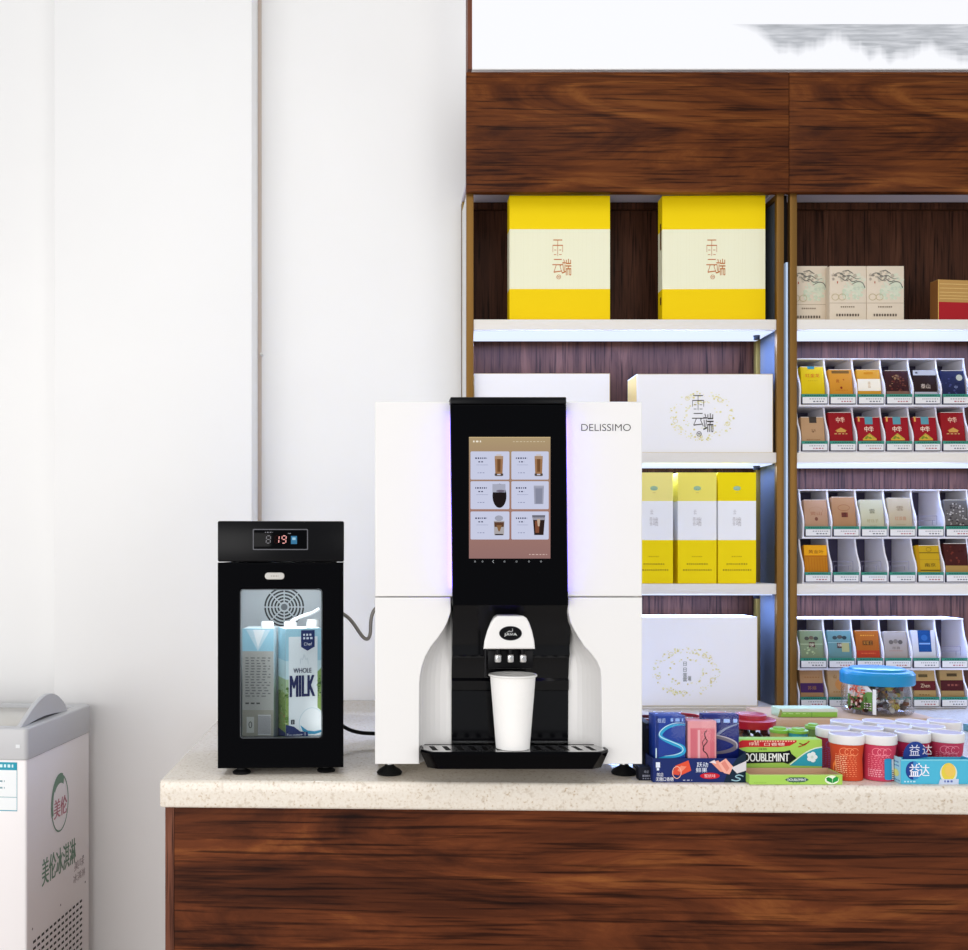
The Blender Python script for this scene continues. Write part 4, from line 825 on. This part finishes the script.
def gumpack(px0, px1, pyt, Y, depth, base, kind, label):
    x0, x1 = X(px0, Y), X(px1, Y); w = x1-x0; zb = CT+.0023; h = Z(pyt, Y)-zb; m = MB(); m.box(-w/2, w/2, 0, depth, 0, h, P(base), .0015)
    if kind == 'S':
        decor(m, [('r', 0, .1, 0, 1, '#16307c'), ('s', [(1., .86), (.72, .87), (.35, .82), (.14, .72), (.2, .66), (.55, .58), (.92, .52), (.96, .44), (.7, .38), (.3, .36), (.06, .34)], [.02, .06, .10, .13, .12, .13, .16, .15, .12, .08, .03], '#2aa8d8'), ('s', [(1., .885), (.72, .90), (.35, .85), (.10, .74), (.16, .67), (.55, .60), (.9, .53), (.93, .45), (.7, .40), (.3, .38)], [.01, .02, .03, .035, .03, .03, .03, .03, .03, .01], '#bfeaf4'), ('r', .0, .04, .2, .5, '#d8f4fa'), ('t', '炫迈', .2, .93, .07, '#cfe4ff', .26), ('l', .5, .92, .94, .05, '#8ab0ee', .12), ('e', .8, .24, .3, .07, '#3aa4da')], w, h)
    elif kind == 'S2':
        decor(m, [('s', [(1., .86), (.62, .78), (.40, .68), (.2, .6)], [.02, .06, .08, .05], '#8a98b8'), ('s', [(.15, .66), (.6, .62), (.92, .54), (.9, .46), (.6, .40), (.15, .38)], [.06, .09, .12, .12, .09, .05], '#7a7482'), ('s', [(.15, .69), (.6, .65), (.95, .56), (.94, .46)], [.02, .03, .04, .02], '#c8c4cc'), ('l', .3, .95, .9, .06, '#a8c8ff', .16), ('r', 0, 1, 0, .18, '#0f1a3a')], w, h)
    elif kind == 'pink':
        decor(m, [('r', .08, .94, .02, .88, '#e0808a'), ('r', .10, .3, .04, .86, '#d8727e'), ('r', .78, .92, .04, .86, '#d8707c'), ('s', [(.66, .84), (.56, .8), (.62, .7), (.70, .66), (.54, .58), (.52, .5), (.66, .46), (.72, .36), (.62, .32)], .035, '#3a1c22'), ('s', [(.6, .72), (.5, .64), (.56, .52)], .025, '#5a2a30'), ('l', .34, .42, .6, .5, '#f0b8bc', .2), ('r', .2, .52, .26, .36, '#f4e4e4'), ('l', .24, .48, .31, .03, '#c89aa0', .06)], w, h)
    m.box(-w/2-.001, w/2+.001, -.0016, depth+.0008, .002, h+.004, FILM, .002) if kind != 'dark' else None
    tag(m.build('gum_pack', None, ((x0+x1)/2, Y, zb)), label, 'gum pack')
gumpack(655.5, 685.5, 716, 1.806, .045, '#1c3f9a', 'S', 'bright blue gum pack with light blue S ribbon in the blue tray')
gumpack(688, 716.5, 721, 1.805, .02, '#e7a0a4', 'pink', 'pink gum pack in clear wrap in the middle of the blue tray')
gumpack(703, 739, 714.5, 1.832, .022, '#16257a', 'S2', 'navy gum pack with grey ribbon behind the pink pack in the blue tray')
m = MB().box(-.0075, .0075, 0, .09, 0, .098, P('#11131f'), .001); decor(m, [('b', .5, .5, .4, .4, ['#2a2430', '#1c2030', '#3a3236'], 20), ('r', .1, .9, .9, .96, '#2c2a44')], .015, .098)
tag(m.build('gum_carton', None, (X(648, 1.85)+.002, 1.85, CT)), 'narrow near black gum carton squeezed between the coffee machine and blue tray', 'carton')
m = MB().box(-.011, .011, 0, .022, 0, .0245, P('#181a26'), .0008); decor(m, [('t', '炫迈', .62, .66, .2, '#9a9cac', .4), ('l', .3, .95, .36, .14, '#9a9cac', .12), ('l', .3, .95, .16, .1, '#7a7c8c', .12)], .022, .0245)
tag(m.build('gum_box', None, (X(645, 1.815), 1.815, CT)), 'tiny black gum box lying by the right foot of the coffee machine', 'box')
# doublemint box
d = thing('gum_display_box', 'low open lime green gum tray lying in front of the tall green gum box', 'display box', (X(749.5, 1.782), 1.782, CT)); w = .1655; GRN = P('#a8d35c')
m = MB(); m.box(0, w, 0, .0013, .0005, .0180, GRN); m.box(.0014, w-.0014, .0014, .0565, .0005, .0018, CARD); m.box(0, w, .0566, .058, .0005, .018, CARD); m.box(.0013, w-.0013, .00135, .0019, .0018, .0175, CARD); m.box(.00135, .0019, .0019, .0565, .0018, .0176, CARD); m.box(w-.0019, w-.00135, .0019, .0565, .0018, .0176, CARD); m.box(0, .0013, .0014, .053, .0018, .0180, GRN); m.box(w-.0013, w, .0014, .053, .0018, .0180, GRN)
decor(m, [('r', 0, 1, .95, 1, '#c8e38c'), ('p', [(.38, .5), (.43, .74), (.59, .74), (.64, .5), (.59, .28), (.43, .28)], '#3d5c58'), ('t', 'DOUBLEMINT', .51, .51, .24, '#e8f0ee', .2, .02), ('l', .46, .56, .2, .06, '#4a7a3a', .02), ('l', .05, .18, .2, .05, '#7ba03c', .012),
 ('e', .885, .5, .075, .44, '#eef6dc'), ('p', [(.89, .16), (.83, .4), (.825, .68), (.85, .78), (.89, .6)], '#1f8a3c'), ('p', [(.89, .16), (.95, .4), (.955, .72), (.93, .84), (.895, .6)], '#2a9c46'), ('s', [(.89, .2), (.89, .6)], .004, '#d8f0c8')], w, .0180, -.0003, 0)
m.build('tray', d)
YB = 1.848; bw = X(822, YB)-X(737, YB); bh = Z(739.5, YB)-CT; m = MB(); m.box(0, bw, 0, .028, 0, bh, GRN, .0006)
decor(m, [('p', [(0, .90), (.06, .98), (.70, .98), (.70, .93), (.62, .83), (.5, .80), (.12, .80), (0, .76)], '#c3242c'), ('t', '绿箭', .2, .885, .09, '#f2dcc8', .12), ('t', '口香糖', .44, .875, .085, '#f6e8d8', .24), ('l', .2, .68, .955, .035, '#f0b8a8', .02),
 ('p', [(.62, .30), (.80, .62), (.92, .76), (1, .80), (1, .28)], '#2f9fb4'), ('s', [(.62, .32), (.78, .62), (.90, .76), (1, .80)], .012, '#e8f4e0'), ('s', [(.73, .90), (.78, .86), (.84, .93), (.83, 1.)][:3], .012, '#7a2a1c'), ('s', [(.72, .8), (.8, .86), (.85, .96)], .012, '#a8301c'),
 ('p', [(.04, .50), (.07, .70), (.12, .66), (.56, .68), (.62, .72), (.64, .62), (.70, .50), (.64, .40), (.60, .34), (.55, .38), (.12, .36), (.06, .32)], '#141a18'), ('t', 'DOUBLEMINT', .35, .52, .22, '#f0f4f0', .52, .028), ('t', 'SPEARMINT' if False else '绿箭', .3, .745, .05, '#3a5a28', .1)] +
 [('e', .88+.035*cos(radians(a)), .53+.085*sin(radians(a)), .03, .06, '#e8f2f2') for a in range(0, 360, 72)] + [('e', .88, .53, .018, .04, '#cfe4d8')], bw, bh, -.0003, 0)
tag(m.build('gum_box', None, (X(737, YB), YB, CT)), 'tall green gum box with black lettered banner and red corner ribbon', 'gum box')
# gum tubs
TZ = .92
def tub(x, Y, base, lab, dark, kind, seed):
    H_ = .0895; R = lambda z: .0262+.0028*max(0, (z-.04)/.03) if z > .04 else .0262+.0014*(1-z/.04)
    t = thing('gum_tub', lab, 'gum tub', (x, Y, CT), 0, 'gum tubs on the worktop')
    zz = [0, .002, .01, .02, .03, .04, .05, .06, .07]
    m = MB(); m.lathe([(.025, .0005)] + [(R(z), z+.001) for z in zz], P(base), seg=40); s0 = len(m.v)
    W = .05
    if kind:
        for k in range(3): m.ring(.004+.009*k-.009, .058, .008, .008, .0012, -.0003-k*.00005, P(dark), 20, 340, 22)
        for k in range(12): m.line(-.020, .018, .052-.0038*k, .0011, -.0003, P(dark), .004, seed+k)
    if kind == 'blue':
        m.shape([rrect(.008, .0215, .004, .046, .004)], -.0012, -.0007, P('#2f92c0')); m.rect(.022, .027, .004, .044, -.0009, P('#e8e4ea'))
        for k in range(10): m.rect(.0222, .0268, .006+.0037*k, .0075+.0037*k, -.0011, P('#3a3440'))
        for k in range(4): m.line(-.02, .004, .010+.004*k, .0024, -.0004, P('#e8a0b0'), .003, seed+k)
    if kind == 'tree':
        m.flat([(-.026, .004), (-.026, .03), (-.02, .04), (-.014, .012), (-.012, .003)], -.0005, P('#f0803c'))
        for k in range(9): m.line(-.020, .0, .048-.0038*k, .0016, -.0006, P('#f6c8a0'), .003, seed+2*k)
    if kind == 'badge':
        m.ell(-.006, .044, .0125, .0125, -.0006, P('#2a3c84'), 30); m.text('益达', .002, .043, .012, -.0008, P('#f0f0f6'), .026)
    for i in range(s0, len(m.v)): m.v[i].x -= .0115
    wrap(m, s0, R); m.v = [Vector((v.x, v.y, v.z*TZ)) for v in m.v]; m.build('tub_body', t)
    m = MB(); m.lathe([(.0295, .0714), (.0305, .073), (.0305, .088), (.0295, .0895), (.0275, .0895), (.0272, .0880)], [WHITE]*5, seg=44, cap=False); m.lathe([(.0272, .0878), (.0272, .0881)], P('#bdb3bd'), seg=44); m.v = [Vector((v.x, v.y, v.z*TZ)) for v in m.v]; m.build('lid', t)
A = 1.834
tub(X(846.5, A), A, '#cb4a2a', 'orange red gum tub with white lid, right beside the green gum box', '#f29468', 'tree', 1)
tub(X(878, A), A-.003, '#c8405c', 'pink red gum tub with blue label patch in the front row', '#ef8c9c', 'blue', 2)
tub(X(912.5, 1.853), 1.853, '#b3284c', 'crimson gum tub standing behind the left end of the light blue gum tray', '#d86a84', 'line', 3)
tub(X(946, 1.853), 1.853, '#b83a58', 'crimson gum tub near the frame edge behind the lemon picture', '#e08a9c', 'line', 4)
nm = ['white lidded gum tub with dark red side, leftmost of the second tub row', 'white lidded gum tub seen between the orange and pink tubs in the row behind', 'white lidded gum tub seen between the pink and crimson tubs in the row behind', 'white lidded gum tub behind the crimson pair of tubs']
for i, x in enumerate((829, 862.5, 895, 929)): tub(X(x, 1.915), 1.899+.002*(i % 2)+(.018 if i > 1 else 0), '#a8364c', nm[i], '#8a5a9a', 'line' if i == 0 else None, 5+i)
nm = ['white tub lid in the third row, below the left side of the sweet jar', 'white tub lid in the third row, below the middle of the sweet jar', 'white tub lid in the third row, below the right side of the sweet jar', 'white tub lid in the third row, near the frame edge']
for i, x in enumerate((846, 879, 911, 944)): tub(X(x, 1.977), 1.973+.004*(i % 2), '#a8364c', nm[i], '#8a5a9a', None, 9+i)
# light blue gum tray
b = thing('gum_display_box', 'light blue gum display tray with lemon picture at the right end of the worktop', 'display box', (X(901, 1.786), 1.786, CT)); w = .128; h = .0445; LB = P('#4fb8d8')
m = MB(); m.box(0, w, 0, .0012, .0005, h, LB); m.box(0, .0012, .0013, .033, .0005, h*1.05, P('#a8dcea')); m.box(w-.0012, w, .0013, .033, .0005, h, LB); m.box(.0013, w-.0013, .0013, .033, .0005, .0016, LB); m.box(.0013, w-.0013, .0318, .033, .0016, h*.95, LB)
decor(m, [('r', 0, 1, .94, 1, '#7accdf'), ('e', .17, .55, .105, .37, '#24408c'), ('p', [(.17, .18), (.23, .22), (.27, .4), (.275, .6), (.25, .8), (.2, .92), (.17, .92)], '#3f8ac8'), ('t', '益', .185, .56, .5, '#f2f0fa', .135, .02), ('t', '达', .325, .56, .46, '#eef0fa', .135, .02), ('e', .25, .82, .012, .04, '#e8f4fa'),
 ('l', .04, .2, .11, .06, '#bfe4f0', .03), ('e', .66, .45, .12, .40, '#dfe6d0'), ('e', .66, .5, .1, .36, '#e6d04c'), ('e', .68, .56, .075, .26, '#ecc860'), ('p', [(.52, .0), (.54, .2), (.8, .22), (.8, 0)], '#c8d4ec'), ('l', .6, .72, .12, .08, '#5a6ab0', .03)], w, h, -.0003, 0)
m.xf = Matrix(((0, 1, 0, 0), (-1, 0, 0, .033), (0, 0, 1, 0), (0, 0, 0, 1))); decor(m, [('l', .2, .8, .85, .05, '#3a6aa8', .1), ('l', .2, .8, .7, .05, '#3a6aa8', .1), ('e', .5, .4, .3, .15, '#e0e48c'), ('l', .2, .9, .12, .05, '#3a8ab0', .1)], .033, h, -.0003, 0); m.xf = None
m.build('tray', b)
m = MB(); fzx = X(915, 1.818)-b.location.x; m.shape([[(fzx-.022+.0, .036)] + [(fzx+.0225*cos(radians(a)), .043+.0275*sin(radians(a))) for a in range(0, 181, 10)][::1] ], .0300, .0311, P('#26408c')); m.text('益', fzx-.002, .055, .02, .0298, P('#eceaf6'), .019); m.text('达', fzx+.021, .056, .018, .0299, P('#e2d8dc'), .017)
m.build('back_flap', b)
# sweet jar on a cardboard tray near the racks
m = MB().box(0, X(936, 2.39)-X(775, 2.39), 0, .186, 0, .0195, CARD, .0008); m.line(.002, .36, .0165, .0008, -.0002, P('#e0c4a6'))
tag(m.build('cardboard_tray', None, (X(775, 2.385), 2.385, CT)), 'flat brown cardboard tray under the sweet jar', 'tray')
jz = CT+.020; JY = 2.482; k = JY/1000; jr = .0815
j = thing('sweet_jar', 'clear round sweet jar with a turquoise lid', 'jar', (X(877, JY), JY, jz))
jt = Z(667.5, JY)-jz; jl = Z(682.5, JY)-jz
m = MB(); m.lathe([(jr-.004, .001), (jr, .006), (jr, jl-.012), (jr-.004, jl-.002)], PET, seg=48, cap=True); m.build('jar_body', j)
m = MB(); m.lathe([(jr+.002, jl-.001), (jr+.0035, jl+.002), (jr+.0035, jt-.013), (jr-.001, jt-.007), (jr-.016, jt-.0055), (jr-.018, jt-.001), (jr-.020, jt)], mat('turquoise plastic', '#0e86b4', .3, spec=.5), seg=56); m.build('lid', j)
m = MB(); s0 = len(m.v); m.flat([(-.085, .012), (-.022, .012), (-.022, .060), (-.035, .075), (-.055, .084), (-.085, .086)], -.0005, P('#ece6de')); m.flat([(-.085, .012), (-.022, .012), (-.022, .058), (-.032, .058), (-.06, .045), (-.085, .05)], -.0007, P('#6f9a4a'))
r = random.Random(3)
for i in range(46): m.ell(r.uniform(-.078, -.04), r.uniform(.045, .075), r.uniform(.0015, .004), r.uniform(.0015, .004), -.0009-r.random()*.0002, P(r.choice(['#c8523c', '#d8846c', '#b8402c', '#e0b8a0'])), 10)
for i in range(40): m.ell(r.uniform(-.082, -.03), r.uniform(.013, .042), r.uniform(.002, .0065), r.uniform(.002, .0065), -.0012-r.random()*.0002, P(r.choice(['#7c2a1c', '#5a1c14', '#4a6a2a', '#d8b8a4', '#8a4a34', '#2c2016'])), 10)
for i in range(3): m.line(-.04, -.024, .03-.006*i, .002, -.0015, P('#e8e0d8'), .004)
m.rect(-.0212, -.0135, .004, jl-.008, -.0006, mat('white strip', '#f2f2f2', .3))
for i in range(s0, len(m.v)): m.v[i].x -= .026
wrap(m, s0, lambda z: jr); m.build('jar_label', j, label='printed nut picture label')
m = MB(); r = random.Random(11)
for i in range(120):
    a = r.uniform(0, 2*pi); q = .066*math.sqrt(r.random()); z = r.uniform(.010, .068)+(.02 if r.random() < .15 else 0); s = r.uniform(.007, .012)
    bm = bmesh.new(); bmesh.ops.create_icosphere(bm, subdivisions=1, radius=s)
    M_ = Matrix.Translation((q*cos(a), q*sin(a), z)) @ Matrix.Rotation(r.uniform(0, 3), 4, (r.random(), r.random(), .3)) @ Matrix.Diagonal((1.2, .6, .8, 1))
    bmesh.ops.transform(bm, matrix=M_, verts=bm.verts[:]); m.addbm(bm, P(r.choice(['#8a8486', '#b9b4ae', '#6a5c54', '#b0a24a', '#7c3a2c', '#a8804c', '#5a5254', '#cfcac4', '#8a5a3c'])))
sw = m.build('wrapped_sweets', None, (j.location.x, j.location.y, jz), ang=20)
tag(sw, 'jumble of wrapped sweets heaped inside the turquoise lidded jar', 'sweets', kind='stuff')
# green flat packet
m = MB(); w = X(838, 2.40)-X(779, 2.40); m.box(0, w, 0, .05, 0, .0215, P('#c3d3ac'), .003); m.rect(.002, w-.002, .001, .0125, -.0002, P('#8fbf4c')); m.rect(w*.55, w*.56, .001, .0125, -.0004, P('#5f8f34')); m.line(.01, w*.5, .009, .002, -.0004, P('#b8dc84'), .01)
m.flat([(-.004, .0), (.004, .021), (.008, .014), (.003, .0)], -.0006, P('#9a9a5c')); m.rect(0, w, .014, .0205, -.0003, P('#d8dccb'))
tag(m.build('sweet_packet', None, (X(779, 2.40), 2.40, CT+.0198)), 'flat pale and green packet lying left of the sweet jar', 'packet')
# small pots between
def pot(px, Y, pyt, dpx, body, lidm, label, lh=.012, contents=None, ring=False):
    r = dpx/2*Y/1000; h = Z(pyt, Y)-CT; t = thing('sweet_pot', label, 'pot', (X(px, Y), Y, CT))
    m = MB(); m.lathe([(r*.92, .0006), (r*.95, .004), (r*.95, h-lh-.0005)], body, seg=36); m.build('pot_body', t)
    if ring:
        m = MB(); m.lathe([(r, h-lh), (r, h-.001), (r*.96, h), (r*.86, h), (r*.86, h-.003)], lidm, seg=40, cap=False); m.lathe([(r*.858, h-.0035), (r*.858, h-.003)], FILM, seg=40); m.build('lid', t)
    else:
        m = MB(); m.lathe([(r, h-lh), (r*1.02, h-lh+.001), (r*1.02, h-lh*.42), (r*.98, h-lh*.38), (r*.66, h-lh*.34), (r*.64, h-.001), (r*.6, h)], lidm, seg=40); m.build('lid', t)
    if contents:
        m = MB(); q = random.Random(int(px))
        for i in range(46):
            a = 2*pi*i/46*5; s = q.uniform(.006, .010); z = q.uniform(.01, h-lh-.012)
            bm = bmesh.new(); bmesh.ops.create_icosphere(bm, subdivisions=1, radius=s); bmesh.ops.transform(bm, matrix=Matrix.Translation(((r*.93)*cos(a)*.82, r*.93*sin(a)*.82, z)), verts=bm.verts[:]); m.addbm(bm, P(q.choice(contents)))
        c = m.build('pot_sweets', None, tuple(t.location)); tag(c, 'dark sweets packed inside the ' + label.split(' pot')[0] + ' pot', 'sweets', kind='stuff')
REDL = mat('red plastic', '#b3182c', .3); GRL = mat('lime plastic', '#8ec84a', .35)
pot(750.5, 2.05, 713.5, 47, PET, REDL, 'clear sweet pot with a bright red stepped lid behind the green gum box', .026, ['#4a2026', '#2c181c', '#6a3a2c', '#8a5a44', '#3a2a2a'])
pot(681, 2.16, 715.5, 42, P('#d9ccc8'), REDL, 'pale sweet pot with red ringed clear lid behind the blue gum pack', .010, None, True)
pot(722, 2.28, 714, 34, P('#dfc8c4'), mat('pale pink plastic', '#e0b4b4', .3), 'pale sweet pot with pinkish ringed lid behind the navy gum pack', .008, None, True)
pot(648, 2.2, 716.8, 28, P('#8a6a60'), mat('maroon plastic', '#6a1c24', .3), 'sweet pot with maroon ringed lid just beside the coffee machine', .008, None, True)
pot(779.5, 1.965, 727.0, 19, P('#c9a86a'), GRL, 'small amber sweet pot with lime lid behind the green gum box', .010)
pot(798, 1.95, 728.0, 19, P('#3fa0b8'), GRL, 'small teal sweet pot with lime lid behind the green gum box', .009)
pot(813.0, 2.10, 723.5, 15, P('#6a8a4a'), GRL, 'small green sweet pot with lime lid beside the white tub lids', .010)
m = MB().box(0, .05, 0, .035, 0, .016, P('#6a97a0'), .001); decor(m, [('r', .1, .9, .2, .8, '#4a7a8a'), ('l', .15, .7, .5, .2, '#c8d8d8', .1)], .05, .016, -.0003, 0)
tag(m.build('sweet_box', None, (X(945, 2.42), 2.30, CT), .2), 'small teal box at the frame edge below the cigarette rack', 'box')

# ------------------------------------------------------------------ light and camera
wd = bpy.data.worlds.new('World'); S.world = wd; wd.use_nodes = True
bg = wd.node_tree.nodes['Background']; bg.inputs[0].default_value = (.93, .96, 1, 1); bg.inputs[1].default_value = .56
def area(name, loc, target, sx, sy_, e, col):
    la = bpy.data.lights.new(name, 'AREA'); la.shape = 'RECTANGLE'; la.size = sx; la.size_y = sy_; la.energy = e; la.color = col
    o = bpy.data.objects.new(name, la); COL.objects.link(o); o.location = loc
    o.rotation_euler = (Vector(target)-Vector(loc)).to_track_quat('-Z', 'Y').to_euler(); return o
area('window_light', (-1.9, -1.7, 1.35), (.1, 2.4, 1.0), 2.4, 2.0, 58, (1, .98, .96))
area('right_fill', (2.3, -1.2, 1.5), (-.3, 2.2, .8), 1.6, 1.6, 18, (1, .97, .95))  # added soft fill to brighten the freezer side and machine recess
area('low_left_fill', (-2.4, .5, .9), (-.5, 2.6, .6), 1.2, 1.2, 9, (1, .96, .95))  # added fill lifting the lower left wall, no real lamp
area('ceiling_light', (.3, .6, 3.3), (.2, 2.0, .9), 2.2, 1.4, 13, (1, .97, .93))
cam = bpy.data.cameras.new('Camera'); co = bpy.data.objects.new('Camera', cam); COL.objects.link(co); S.camera = co
co.location = (0, 0, EYE); co.rotation_euler = (pi/2, 0, 0); cam.sensor_width = 36; cam.lens = 36*1000/968
cam.shift_x = (484-375)/968; cam.shift_y = (555-475)/968; cam.clip_start = .05
S.view_settings.view_transform = 'Standard'; S.view_settings.look = 'None'; S.view_settings.exposure = .08
